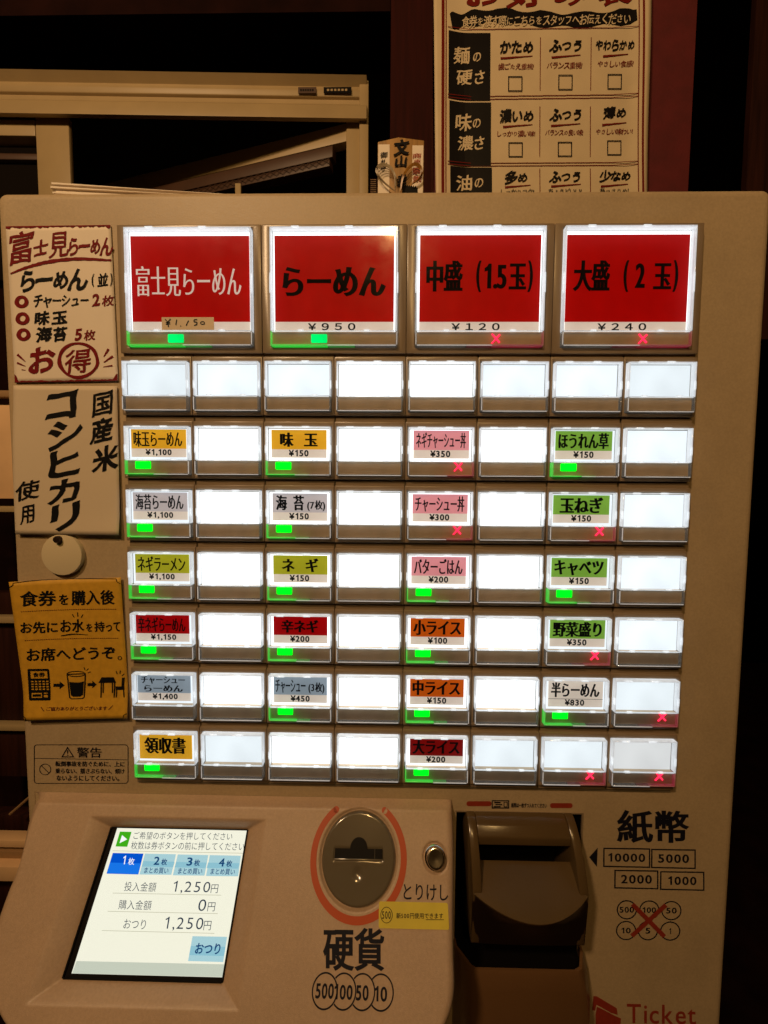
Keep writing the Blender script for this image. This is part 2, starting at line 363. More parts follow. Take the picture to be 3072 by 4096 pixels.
def stroke_(pts, ws, rag=0.0):
    up, dn = [], []
    for i, (x, y) in enumerate(pts):
        x0, y0 = pts[max(0, i - 1)]; x1, y1 = pts[min(len(pts) - 1, i + 1)]; l = math.hypot(x1 - x0, y1 - y0) or 1
        nx, ny = -(y1 - y0) / l, (x1 - x0) / l; w = ws[i] / 2
        r1, r2 = 1 + rag * random.uniform(-1, 1), 1 + rag * random.uniform(-1, 1)
        up.append((x + nx * w * r1, y + ny * w * r1)); dn.append((x - nx * w * r2, y - ny * w * r2))
    return [up + dn[::-1]]
def smooth_pts(ctrl, n=24):
    out = []; m = len(ctrl) - 1
    for i in range(n + 1):
        t = i / n * m; k = min(int(t), m - 1); u = t - k
        p0 = ctrl[max(0, k - 1)]; p1 = ctrl[k]; p2 = ctrl[k + 1]; p3 = ctrl[min(m, k + 2)]
        out.append(tuple(0.5 * (2 * p1[j] + (p2[j] - p0[j]) * u + (2 * p0[j] - 5 * p1[j] + 4 * p2[j] - p3[j]) * u * u + (3 * p1[j] - p0[j] - 3 * p2[j] + p3[j]) * u ** 3) for j in range(2)))
    return out

# ================================================================== THE PLACE
# the ground and dark surroundings
mb = MB(); mb.box(-4, 4, -3, 5, -1.32, -1.30); tag(mb.obj('floor', DARKB), kind='structure')
mb = MB(); mb.box(-4, 4, 2.4, 2.5, -1.3, 6.5); tag(mb.obj('back_wall', DARKW), kind='structure')

# ------------------------------------------------------------------ ticket machine
XL, XR, ZT = -0.3235, 0.2800, 0.1332
machine = tag(empty('ticket_machine', (-0.0235, 0.14, -1.30)), 'beige meal ticket vending machine with rows of lit white buttons and a small screen', 'vending machine')
def panel_poly(x0, x1, z0, z1, holes):
    vs, fs = fill(rect_(x0, z0, x1, z1) + [h for h in holes]); return vs, fs
mb = MB()
HOLE = (0.0468, 0.1520, -0.600, -0.3700)
# front skin with the bill opening, rounded outer edges
R = 0.007
def outline(inset):
    return rrect(XL + inset, -1.25 + inset, XR - inset, ZT - inset, 0.006, 6)
hole = [(HOLE[0], HOLE[2]), (HOLE[1], HOLE[2]), (HOLE[1], HOLE[3]), (HOLE[0], HOLE[3])]
vs, fs = fill(orient([outline(R), hole])); mb.add([(x, 0, z) for x, z in vs], fs)
prev = None; rings = []
for k in range(7):
    a = PI / 2 * k / 6; rings.append([(x, R * (1 - math.cos(a)), z) for x, z in outline(R * (1 - math.sin(a)))])
rings.append([(x, 0.28, z) for x, z in outline(0)])
n = len(rings[0])
for A, B in zip(rings, rings[1:]): mb.add(A + B, [(i, (i + 1) % n, (i + 1) % n + n, i + n) for i in range(n)])
mb.add(rings[-1], [tuple(range(n))])
cab = mb.obj('cabinet', PAINT, machine, smooth=True)
# dark bill cavity
mb = MB()
x0, x1, z0, z1 = HOLE; y0, y1 = 0.0012, 0.09
mb.add([(x0, y0, z0), (x1, y0, z0), (x1, y0, z1), (x0, y0, z1), (x0, y1, z0), (x1, y1, z0), (x1, y1, z1), (x0, y1, z1)],
       [(4, 5, 6, 7), (0, 1, 5, 4), (1, 2, 6, 5), (2, 3, 7, 6), (3, 0, 4, 7)])
mb.obj('bill_recess', BLACK, machine)
# thin bezel round the opening
mb = MB(); mb.prism([(x0 - .0012, z1 + .0012), (x1 + .0012, z1 + .0012), (x1 + .0012, z1), (x0 - .0012, z1)], -.0004, .002)
mb.box(x1, x1 + .0012, -.0004, .002, -0.52, z1); mb.obj('opening_edge', FRAME, machine)

# ---- button panel
PITCH = 0.056; ROWP = 0.0501
CX = lambda c: (c - 4.5) * PITCH + 0.0003        # centre of column 1..8
mb = MB(); mb.box(-0.2235, 0.2232, -0.0015, 0.001, -0.3480, 0.1045)
bp = mb.obj('button_panel', RAIL, machine)
def rail(z):
    m_ = MB()
    for c in range(1, 9): m_.box(CX(c) - PITCH / 2 + .0012, CX(c) + PITCH / 2 - .0004, -0.0032, -0.0016, z - 0.0034, z)
    m_.obj('rail', FRAME, bp)
for r in range(2, 9): rail(0.0042 + 0.0035 - (r - 2) * ROWP)
rail(-0.3006 - 0.0412)
YF = -0.0085                                       # front of the clear covers
CELL = {}
def cell_meshes(kind):
    if kind in CELL: return CELL[kind]
    big = kind == 'big'
    w = 0.0977 if big else 0.0511; h = 0.0882 if big else 0.0379
    pw = 0.1117 if big else 0.0557; zt = 0.0034 if big else 0.0042; zb = -0.0934 if big else -0.0411
    sz = -0.0772 if big else -0.0265                # where the status strip starts
    # frame plate with an opening for the button; slanted lip at the top
    fr = MB(); yp = -0.0055; hw = w / 2 + 0.0006
    o = [(-pw / 2, zb), (pw / 2, zb), (pw / 2, zt), (-pw / 2, zt)]; i_ = [(-hw, -h - .0006), (hw, -h - .0006), (hw, .0006), (-hw, .0006)]
    fr.add([(x, yp, z) for x, z in o] + [(x, yp, z) for x, z in i_] + [(x, -.0016, z) for x, z in o] + [(x, -.0016, z) for x, z in i_],
           [(0, 1, 5, 4), (1, 2, 6, 5), (2, 3, 7, 6), (3, 0, 4, 7), (0, 8, 9, 1), (1, 9, 10, 2), (2, 10, 11, 3), (3, 11, 8, 0), (4, 5, 13, 12), (5, 6, 14, 13), (6, 7, 15, 14), (7, 4, 12, 15)])
    fm = fr.mesh('button_frame', FRAME, bevel=0.0007)
    t = 0.0009
    # clear cover: upper walls round the lit panel, lower walls round the status strip, cross bar, clips
    yb = -0.0030; cv = MB()
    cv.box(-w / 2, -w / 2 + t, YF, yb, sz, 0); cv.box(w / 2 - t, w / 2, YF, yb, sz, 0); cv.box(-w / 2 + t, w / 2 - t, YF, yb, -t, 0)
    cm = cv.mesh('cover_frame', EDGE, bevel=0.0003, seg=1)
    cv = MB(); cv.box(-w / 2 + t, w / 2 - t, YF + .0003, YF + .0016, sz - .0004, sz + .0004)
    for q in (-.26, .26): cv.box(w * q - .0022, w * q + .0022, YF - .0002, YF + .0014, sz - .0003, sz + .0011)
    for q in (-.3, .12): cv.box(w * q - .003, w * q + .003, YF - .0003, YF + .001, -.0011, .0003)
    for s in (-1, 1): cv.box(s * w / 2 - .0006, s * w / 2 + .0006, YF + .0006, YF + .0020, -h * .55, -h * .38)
    clm = cv.mesh('cover_clips', CLIPGLOW, bevel=0.0002, seg=1)
    lows = {}
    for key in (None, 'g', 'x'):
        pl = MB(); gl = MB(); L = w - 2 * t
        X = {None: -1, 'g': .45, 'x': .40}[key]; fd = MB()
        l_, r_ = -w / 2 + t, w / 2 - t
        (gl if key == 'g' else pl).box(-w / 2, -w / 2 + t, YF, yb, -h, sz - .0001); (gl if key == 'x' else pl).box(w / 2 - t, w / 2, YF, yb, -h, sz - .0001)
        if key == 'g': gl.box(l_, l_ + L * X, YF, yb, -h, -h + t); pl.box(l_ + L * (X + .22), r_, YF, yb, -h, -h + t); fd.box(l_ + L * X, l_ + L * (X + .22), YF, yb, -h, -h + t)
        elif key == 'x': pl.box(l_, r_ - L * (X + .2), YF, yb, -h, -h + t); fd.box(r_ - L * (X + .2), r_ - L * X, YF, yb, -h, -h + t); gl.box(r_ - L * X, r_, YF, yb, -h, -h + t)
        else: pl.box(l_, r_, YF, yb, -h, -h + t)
        ln = MB(); ln.box(l_ + (L * X if key == 'g' else 0), r_ - (L * X if key == 'x' else 0), YF - .0001, YF + .0004, -h - .0001, -h + .0004); ln.box(-w / 2 - .0001, -w / 2 + .0004, YF - .0002, YF + .0003, -h + .0006, sz - .0008) if key != 'g' else ln.box(w / 2 - .0004, w / 2 + .0001, YF - .0002, YF + .0003, -h + .0006, sz - .0008)  # thin bars added for the painted edge highlights
        lows[key] = (pl.mesh('lower_cover', EDGELOW, bevel=0.0003, seg=1), gl.mesh('painted_glow_edge', {'g': EDGEG, 'x': EDGER}[key], bevel=0.0003, seg=1) if key else None, ln.mesh('edge_glow_line', EDGELINE), fd.mesh('painted_glow_edge', {'g': EDGEG2, 'x': EDGER2}[key], bevel=0.0003, seg=1) if key else None)  # tinted pieces carry painted indicator spill, strong then faint
    # face plate of the cover
    fp = MB(); fp.add([(-w / 2 + t, YF + .0003, -h + t), (w / 2 - t, YF + .0003, -h + t), (w / 2 - t, YF + .0003, -t), (-w / 2 + t, YF + .0003, -t)], [(0, 1, 2, 3)])
    fpm = fp.mesh('clear_face', CLEAR)
    lm = []
    for L in LED:
        p = MB(); p.box(-w / 2 + t + .0005, w / 2 - t - .0005, -.0036, -.0022, sz, -t - .0005); lm.append(p.mesh('light_panel', L))
    st = MB(); st.box(-w / 2 + t + .0001, w / 2 - t - .0001, -.0060, -.0022, -h + t + .0001, sz - .0002); sm = st.mesh('status_strip', STRIP)
    gx = (-.0146 if big else -.0178, .0128 if big else .0127)
    gz = (-.0792 if big else -.0275); gh = .0065 if big else .0060
    g = MB(); X0 = -w / 2 + (.0312 if big else .0072)
    g.prism(rrect(X0, gz - gh, X0 + (.0124 if big else .0124), gz, .0007, 2), -.0063, -.0058)
    gm = [g.mesh('indicator_lamp', GREEN), None]; gm[1] = gm[0].copy(); gm[1].materials[0] = GREENC
    xx = MB(); xc = -w / 2 + (.0617 if big else .0392); zc = gz - gh / 2; a = .0034
    for s in (1, -1):
        xx.prism([(xc - a, zc - s * a), (xc - a + .0009, zc - s * a - s * .0003), (xc + a, zc + s * a - s * .0008), (xc + a - .0008, zc + s * a), ], -.0066 - (.00004 if s > 0 else 0), -.0058)
    xm = xx.mesh('indicator_cross', REDL)
    CELL[kind] = dict(w=w, h=h, sz=sz, frame=fm, cover=cm, clips=clm, lows=lows, face=fpm, led=lm, strip=sm, green=gm, cross=xm); return CELL[kind]
def cell(c, r, led=0, lamp_=None, cardc=None, lines=None, label=None, price=None, off=0.0, cool=0, ink=None):
    big = r == 1; M = cell_meshes('big' if big else 'small')
    x = (CX(2 * c - 1) + CX(2 * c)) / 2 if big else CX(c); z = 0.1001 if big else -(r - 2) * ROWP
    loc = Vector((x, 0, z)); b = link('button', M['frame'], machine, loc)
    if label: b['label'] = label
    jx = random.uniform(-.00015, .00015)
    l = Vector((x + jx, 0, z + random.uniform(-.0001, .0001)))
    link('cover_frame', M['cover'], b, l); link('cover_clips', M['clips'], b, l)['kind'] = 'stuff'; lo = M['lows'][lamp_]; link('lower_cover', lo[0], b, l); link('edge_glow_line', lo[2], b, l)['kind'] = 'stuff'
    if lo[1]: link('painted_glow_edge', lo[1], b, l); link('painted_glow_edge', lo[3], b, l)
    link('clear_face', M['face'], b, l)
    link('light_panel', M['led'][led], b, loc); link('status_strip', M['strip'], b, loc)
    if lamp_ == 'g': link('indicator_lamp', M['green'][cool], b, loc)
    if lamp_ == 'x': link('indicator_cross', M['cross'], b, loc)
    if not cardc: return b
    w = M['w']; fl = lambda u, v, y=-.0052: Vector((x + u, y, z + v))
    if big: cx0, cx1, ct, cm_, cb = -w / 2 + .0028, w / 2 - .0026, -.0046, -.0692, -.0767
    else:
        cx0, cx1, ct, cm_, cb = -w / 2 + .0037 + off, w / 2 - .0035 + off, -.0021, -.0174, -.0241
        if r == 8 and c == 1: cm_ = cb
        if cardc == 'cream': cm_ = cb
    q = MB(); q.prism([(x + cx0, z + cm_), (x + cx1, z + cm_), (x + cx1, z + ct), (x + cx0, z + ct)], -.0046, -.0038); q.obj('name_card', CARDS[cardc], b, loc)
    if cm_ != cb:
        q = MB(); q.prism([(x + cx0, z + cb), (x + cx1, z + cb), (x + cx1, z + cm_ - .00002), (x + cx0, z + cm_ - .00002)], -.0046, -.0038); q.obj('price_card', CARDS['cream'], b, loc)
    q = MB(); f = lambda a, d: Vector((x + a, -.0048, z + d))
    for (tx, sty, rc, gp) in lines: text_into(q, tx, sty, rc, f, gap=gp)
    if cardc == 'cream': poly_into(q, rect_(cx0, -.0176, cx1, -.0173), f)
    if ink or not price: q.obj('lettering', ink or INK, b, loc); q = MB()
    if price: text_into(q, price[0], price[1], price[2], f, gap=price[3]); q.obj('price_lettering' if ink else 'lettering', INK, b, loc)
    return b
# row of four large buttons
def yen(t, x0, x1): return (t.translate(str.maketrans('¥0123456789', '￥０１２３４５６７８９')), 'bold', (x0, -.0702, x1, -.0756), .05)
cell(1, 1, 0, 'g', 'red', [('富士見らーめん', 'minchot', (-.0422, -.0272, .0400, -.0498), 0)], 'large red button reading 富士見らーめん with taped handwritten price', None, cool=1, ink=WINK)
cell(2, 1, 0, 'g', 'red', [('らーめん', 'minchob', (-.0402, -.0280, .0400, -.0500), 0)], 'large red button reading らーめん ¥950', yen('¥950', -.0205, .0165), cool=1)
cell(3, 1, 0, 'x', 'red', [('中盛', 'minchob', (-.0410, -.0235, -.0130, -.0465), 0), ('(', 'minchob', (-.0028, -.0235, .0012, -.0470), 0), ('1.5', 'minchob', (.0035, -.0258, .0205, -.0445), -.05), ('玉', 'minchob', (.0222, -.0258, .0355, -.0450), 0), (')', 'minchob', (.0365, -.0235, .0405, -.0470), 0)], 'large red button reading 中盛 (1.5玉) ¥120', yen('¥120', -.0212, .0160))
cell(4, 1, 0, 'x', 'red', [('大盛', 'minchob', (-.0410, -.0235, -.0130, -.0465), 0), ('(', 'minchob', (-.0028, -.0235, .0012, -.0470), 0), ('2', 'minchob', (.0060, -.0258, .0135, -.0440), 0), ('玉', 'minchob', (.0198, -.0258, .0335, -.0450), 0), (')', 'minchob', (.0345, -.0235, .0385, -.0470), 0)], 'large red button reading 大盛 (2玉) ¥240', yen('¥240', -.0212, .0160))
# handwritten price on tape stuck on the first large button
bx = CX(1.5); bz = 0.1001
q = MB(); q.box(bx - .0208, bx + .0197, YF - .0001, YF + .00018, bz - .0768, bz - .0674); tape = q.obj('masking_tape', TAPE, machine)
q = MB(); f = lambda a, d: Vector((bx + a, YF - .0004, bz + d))
for k_ in ((-.0180, -.0690, -.0160, -.0712), (-.0138, -.0688, -.0160, -.0712), (-.0160, -.0712, -.0156, -.0748), (-.0176, -.0716, -.0142, -.0712), (-.0176, -.0728, -.0142, -.0724),
           (-.0090, -.0692, -.0098, -.0734), (-.0062, -.0738, -.0058, -.0744), (.0002, -.0700, -.0018, -.0738), (.0046, -.0694, .0042, -.0708), (.0046, -.0694, .0070, -.0692), (.0042, -.0709, .0066, -.0712), (.0066, -.0712, .0066, -.0730), (.0066, -.0730, .0044, -.0736)):
    poly_into(q, line_(k_[:2], k_[2:], .0007), f)
poly_into(q, ring(.0110, -.0718, .0019, .0013, .0006, 20), f); q.obj('handwriting', INK, tape)
# small buttons
SM = {
 (1, 3): ('g', 'gold', '味玉らーめん', '¥1,100'), (3, 3): ('g', 'gold', '味 玉', '¥150'), (5, 3): ('x', 'pink', 'ネギチャーシュー丼', '¥350'), (7, 3): ('g', 'green', 'ほうれん草', '¥150'),
 (1, 4): ('g', 'grey', '海苔らーめん', '¥1,100'), (3, 4): ('g', 'grey', '海 苔', '¥150'), (5, 4): ('x', 'pink', 'チャーシュー丼', '¥300'), (7, 4): ('x', 'green', '玉ねぎ', '¥150'),
 (1, 5): ('g', 'olive', 'ネギラーメン', '¥1,100'), (3, 5): ('g', 'olive', 'ネ ギ', '¥150'), (5, 5): ('g', 'pink', 'バターごはん', '¥200'), (7, 5): ('g', 'green', 'キャベツ', '¥150'),
 (1, 6): ('g', 'crimson', '辛ネギらーめん', '¥1,150'), (3, 6): ('g', 'crimson', '辛ネギ', '¥200'), (5, 6): ('g', 'orange', '小ライス', '¥100'), (7, 6): ('x', 'green', '野菜盛り', '¥350'),
 (1, 7): (None, 'slate', 'チャーシューらーめん', '¥1,400'), (3, 7): ('g', 'slate', 'チャーシュー(3枚)', '¥450'), (5, 7): ('g', 'orange', '中ライス', '¥150'), (7, 7): ('g', 'cream', '半らーめん', '¥830'),
 (1, 8): ('g', 'gold', '領収書', None), (5, 8): ('g', 'maroon', '大ライス', '¥200')}
for r in range(2, 9):
    for c in range(1, 9):
        led = 0 if 2 <= c <= 6 else 1
        if c == 1: led = 1
        if c == 8 and r < 7: led = 1
        if r == 2 and c in (2, 3, 6, 7): led = 1
        if (c, r) in ((1, 2), (8, 2)): led = 2
        if r == 8 and c in (2, 6, 7, 8): led = 3 if c == 8 else 2
        if (c, r) == (8, 7): led = 2
        if (c, r) in ((1, 7), (1, 8), (7, 7)): led = 1
        if (c, r) not in SM:
            lp = 'x' if (c, r) in ((8, 7), (7, 8), (8, 8)) else None
            cell(c, r, led, lp, label='blank lit button with a red cross below' if lp else None); continue
        lp, cc, t, pr = SM[(c, r)]
        off = -.0012 if (c == 1 and r >= 6) else 0.0004 * math.sin(c + r)
        n_ = len(t.replace(' ', ''))
        zt_, zb_ = (-.0037, -.0158); hw = .0205
        st_ = 'mincho' if n_ >= 6 else 'minchob'
        if (c, r) == (3, 4): L = [('海 苔', st_, (-.0193, zt_, .0035, zb_), .1), ('(7枚)', 'mincho', (.0060, zt_ - .004, .0205, zb_ - .0004), 0)]
        elif (c, r) == (3, 7): L = [('チャーシュー', 'mincho', (-.0205, zt_ - .0008, .0045, zb_), -.05), ('(3枚)', 'mincho', (.0068, zt_ - .003, .0200, zb_ - .0002), 0)]
        elif (c, r) == (1, 7): L = [('チャーシュー', 'mincho', (-.0188, -.0034, .0178, -.0096), 0), ('らーめん', 'mincho', (-.0165, -.0108, .0160, -.0163), 0)]
        elif (c, r) == (1, 8): L = [(t, 'minchob', (-.0180, -.0052, .0172, -.0195), 0)]
        elif n_ == 2: L = [(t, st_, (-.0150, zt_ - .0006, .0150, zb_ + .0003), .2)]
        elif (c, r) == (3, 6): L = [(t, 'minchob', (-.0155, zt_ - .001, .0150, zb_ + .0005), 0)]
        elif n_ == 3: L = [(t, st_, (-.0170, zt_, .0172, zb_ - .0004), 0)]
        else: L = [(t, st_, (-hw + .0006, zt_, hw - .0012, zb_ - .0002), 0)]
        pl = None
        if pr: pl = (pr, 'price', (-.0108, -.0178, .0102, -.0233) if ',' in pr else (-.0082, -.0178, .0076, -.0230), 0)
        cell(c, r, led, lp, cc, [(a, b, (e[0] + off, e[1], e[2] + off, e[3]), g) for a, b, e, g in L], None if pr is None and False else 'small %s button reading %s %s' % (cc.replace('cream', 'beige'), t, pr or ''), pl, off)

# ------------------------------------------------------------------ sloping unit with screen and coin entry
AL = math.radians(52); SO = Vector((0, -.0075, -.3605)); SN = Vector((0, -math.sin(AL), math.cos(AL))); SD = Vector((0, -math.cos(AL), -math.sin(AL)))
def on_slope(u, v, h=0.0): return Vector((u, 0, 0)) + SO + SD * v + SN * h
def slope_px(px, py, h=0.0):
    O = SO + SN * h; d = ray(px, py); t = (O - CAM).dot(SN) / d.dot(SN); P = CAM + d * t; return P.x, (P - O).dot(SD)
VB = 0.127
def sst(a, b, x):
    t = max(0, min(1, (x - a) / (b - a))); return t * t * (3 - 2 * t)
SU0, SU1, SV0, SV1 = -0.2392, -0.1262, 0.0172, 0.1002      # screen opening
def uL(v): return -0.3135 + 0.013 * sst(0, .05, v) + 0.004 * sst(.04, .118, v)
def uR(v): return 0.0425 - 0.0065 * sst(0, .1, v)
CUx, CVy, CR = -0.0337, 0.0315, 0.0290                        # coin plate
def height(u, v):
    h = 0.0
    # bevel that runs down to the screen
    dx = max(SU0 - u, u - SU1, 0); dv = max(SV0 - v, v - SV1, 0)
    t = max(dx / 0.0165, dv / (0.0075 if v < SV0 else 0.0105))
    if t <= 1: h -= 0.0082 * (1 - t) ** 1.35
    # shallow groove round the coin plate
    d = math.hypot(u - CUx, v - CVy)
    if d < CR + .0022: h -= 0.0022 * (1 - sst(CR, CR + .0022, d))
    # well of the cancel button
    d = math.hypot(u - .0259, v - .031)
    if d < .0102: h -= 0.0022 * (1 - sst(.0086, .0102, d))
    return h
mb = MB(); NU, NV = 420, 170
RE = 0.011
def edge_drop(d, r=RE):
    if d >= r: return 0.0
    return r - math.sqrt(max(0, r * r - (r - d) ** 2))
vs = []
us = [k / NU for k in range(NU + 1)]
for j in range(NV + 1):
    v = VB * j / NV
    for s in us:
        # concentrate a few columns near the two edges
        a = uL(v); b = uR(v)
        # rounded lower corners
        dvb = VB - v
        for rc, sd in ((0.060, 0), (0.033, 1)):
            if dvb < rc:
                k_ = rc - math.sqrt(max(0, rc * rc - (rc - dvb) ** 2))
                if sd: b -= k_
                else: a += k_
        u = a + (b - a) * s
        d = min(u - a, b - u)
        wc = 0.0115 * max(0, 1 - v / .062); h = height(u, v) - edge_drop(max(0, d) + .0001, 0.006) - .85 * max(0, wc - (u - a)) - edge_drop(VB - v, 0.007) - edge_drop(v + .0005, 0.0035)
        vs.append(on_slope(u, v, h))
fs = [(j * (NU + 1) + i, (j + 1) * (NU + 1) + i, (j + 1) * (NU + 1) + i + 1, j * (NU + 1) + i + 1) for j in range(NV) for i in range(NU)]
# skirt back to the cabinet
loop = [(0, i) for i in range(NU + 1)] + [(j, NU) for j in range(1, NV + 1)] + [(NV, i) for i in range(NU - 1, -1, -1)] + [(j, 0) for j in range(NV - 1, 0, -1)]
base = len(vs); m = len(loop)
for (j, i) in loop:
    p = vs[j * (NU + 1) + i]; k_ = 1.0
    z = -0.3592 if j == 0 else p.z
    x = p.x
    if i == 0 and j > 0: x = min(p.x, -0.3135)
    vs.append(Vector((x, -0.0003, z)))
for k_ in range(m):
    j, i = loop[k_]; j2, i2 = loop[(k_ + 1) % m]
    fs.append((j * (NU + 1) + i, j2 * (NU + 1) + i2, base + (k_ + 1) % m, base + k_))
mb.add(vs, fs); unit = mb.obj('coin_and_screen_unit', UNITM, machine, smooth=True)

# screen: black bezel, lit picture, printed content
sc = MB()
def sl(u, v, h): return on_slope(u, v, h)
def slab(mb, u0, u1, v0, v1, h0, h1):
    P = [sl(u0, v0, h0), sl(u1, v0, h0), sl(u1, v1, h0), sl(u0, v1, h0), sl(u0, v0, h1), sl(u1, v0, h1), sl(u1, v1, h1), sl(u0, v1, h1)]
    mb.add(P, [(0, 3, 2, 1), (4, 5, 6, 7), (0, 1, 5, 4), (1, 2, 6, 5), (2, 3, 7, 6), (3, 0, 4, 7)])
slab(sc, SU0 - .001, SU1 + .001, SV0 - .001, SV1 + .001, -.0086, -.0080); screen = sc.obj('touch_screen', BLACK, machine)
for a_ in ((SU0 - .0004, SU0 + .0006, SV0, SV1), (SU1 - .0004, SU1 + .0006, SV0, SV1), (SU0 + .0006, SU1 - .0004, SV0 - .0004, SV0 + .0004), (SU0 + .0006, SU1 - .0004, SV1 - .0006, SV1 + .0004)):
    sc = MB(); slab(sc, *a_, -.0080, -.0066); sc.obj('bezel', BLACK, screen)  # lip added round the black border to hold screen light off the bevel
SH = -.0079
cTL = slope_px(469.5, 3311, SH); cTR = slope_px(992.5, 3321, SH); cBR = slope_px(895, 3909, SH); cBL = slope_px(286, 3894, SH)
s0, s1, t0, t1 = (cTL[0] + cBL[0]) / 2, (cTR[0] + cBR[0]) / 2, (cTL[1] + cTR[1]) / 2, (cBL[1] + cBR[1]) / 2
LCD = emission('lcd_white', (1.0, 0.985, 0.80, 1), 0.93); LCDB = emission('lcd_band', (0.80, 0.86, 0.70, 1), 0.72)
LCDC = emission('lcd_pale_blue', (0.50, 0.80, 0.86, 1), 0.80); LCDC2 = emission('lcd_light_blue', (0.34, 0.68, 0.80, 1), 0.80); LCDBL = emission('lcd_blue', (0.0, 0.10, 0.72, 1), 0.85); LCDBL2 = emission('lcd_bright_blue', (0.01, 0.20, 0.90, 1), 0.9)
LCDG = emission('lcd_green', (0.06, 0.50, 0.01, 1), 0.85); LCDT = emission('lcd_dark_text', (0.06, 0.10, 0.16, 1), 0.45); LCDN = emission('lcd_blue_text', (0.01, 0.10, 0.30, 1), 0.6); LCDL = emission('lcd_line', (0.62, 0.60, 0.42, 1), 0.8); LCDW = emission('lcd_white_text', (1, 1, 1, 1), 1.0)
sc = MB(); slab(sc, s0, s1, t0, t1, -.0080, SH); sc.obj('display', LCD, screen)
def spx(cx, cy, h):
    u, v = slope_px(cx * 1100 / 1659, 3100 + cy * 1100 / 1659, SH); return on_slope(u, v, h)
def sfn(h): return lambda a, b: spx(a, b, h)
def scr(name, m_, h, fn_):
    q = MB(); fn_(q, sfn(h)); q.obj(name, m_, screen)
# coordinates below are along the tilted picture: x, y of the close-up view
def quad(mb, f, pts): poly_into(mb, [pts], f)
scr('status_band', LCDB, SH + .0001, lambda q, f: quad(q, f, [(462, 1122), (1362, 1142), (1350, 1218), (436, 1196)]))
scr('play_icon', LCDG, SH + .0001, lambda q, f: quad(q, f, [(724, 341), (794, 343), (768, 433), (697, 431)]))
scr('play_arrow', LCDW, SH + .0002, lambda q, f: quad(q, f, [(737, 362), (768, 388), (722, 411)]))
scr('quantity_key', LCDBL, SH + .0001, lambda q, f: quad(q, f, [(681, 470), (866, 474), (835, 600), (643, 595)]))
scr('key_shine', LCDBL2, SH + .00015, lambda q, f: quad(q, f, [(664, 528), (852, 533), (836, 597), (646, 593)]))
for a in (0, 1, 2):
    x = (875, 1073, 1266)[a]; xe = (1062, 1257, 1453)[a]; xb = (842, 1043, 1243)[a]; xbe = (1034, 1234, 1437)[a]; yy = (474, 479, 483)[a]
    scr('quantity_key', LCDC, SH + .0001, lambda q, f: quad(q, f, [(x, yy), (xe, yy + 4), (xbe, yy + 128), (xb, yy + 126)]))
    scr('key_shine', LCDC2, SH + .00015, lambda q, f: quad(q, f, [(x - 10, yy + 45), (xe - 8, yy + 49), (xe - 17, yy + 82), (x - 19, yy + 78)]))
scr('change_key', LCDC, SH + .0001, lambda q, f: quad(q, f, [(1162, 972), (1370, 976), (1347, 1128), (1135, 1122)]))
scr('key_shine', LCDC2, SH + .00015, lambda q, f: quad(q, f, [(1152, 1030), (1361, 1036), (1352, 1092), (1142, 1086)]))
scr('key_lettering', LCDW, SH + .0003, lambda q, f: (text_into(q, '1', 'gothic', (744, 486, 758, 538), f, shear=8), text_into(q, '枚', 'gothic', (775, 500, 812, 542), f, shear=6)))
def t_(q, f):
    for a, (n1, x, y) in enumerate((('2', 930, 492), ('3', 1128, 497), ('4', 1322, 502))):
        text_into(q, n1, 'bold', (x, y, x + 34, y + 50), f, shear=8); text_into(q, '枚', 'bold', (x + 44, y + 12, x + 80, y + 52), f, shear=6)
    for x, y in ((872, 558), (1076, 562), (1272, 565)): text_into(q, 'まとめ買い', 'gothic', (x, y, x + 145, y + 36), f, slope=3, shear=6)
    text_into(q, 'おつり', 'bold', (1180, 1014, 1330, 1080), f, slope=3, shear=12)
scr('key_lettering', LCDN, SH + .0003, t_)
def t2(q, f):
    text_into(q, 'ご希望のボタンを押してください', 'thin', (808, 345, 1402, 390), f, slope=6, shear=6)
    text_into(q, '枚数は券ボタンの前に押してください', 'thin', (792, 404, 1474, 452), f, slope=8, shear=6)
    text_into(q, '投入金額', 'thin', (752, 645, 942, 702), f, slope=5, shear=10); text_into(q, '1,250', 'thin', (1046, 640, 1268, 716), f, slope=4, shear=14); text_into(q, '円', 'thin', (1274, 660, 1316, 712), f, shear=8)
    text_into(q, '購入金額', 'thin', (718, 754, 914, 812), f, slope=5, shear=10); text_into(q, '0', 'thin', (1198, 750, 1244, 820), f, shear=12); text_into(q, '円', 'thin', (1254, 768, 1298, 822), f, shear=8)
    text_into(q, 'おつり', 'thin', (748, 870, 880, 928), f, slope=5, shear=10); text_into(q, '1,250', 'thin', (996, 856, 1226, 940), f, slope=4, shear=14); text_into(q, '円', 'thin', (1230, 880, 1274, 936), f, shear=8)
scr('screen_lettering', LCDT, SH + .0002, t2)
def t3(q, f):
    for x0, y0, x1, y1 in ((680, 457, 1478, 472), (680, 712, 1334, 725), (650, 822, 1314, 836), (615, 938, 1294, 955)): poly_into(q, line_((x0, y0), (x1, y1), 3), f)
scr('ruled_lines', LCDL, SH + .0001, t3)

sc = MB(); P_ = [on_slope(u_, v_, -.0070) for u_, v_ in ((s0, t0), (s0, t1), (s1, t1), (s1, t0))]; sc.add(P_, [(0, 1, 2, 3)]); sc.obj('screen_glass', CLEAR, screen)
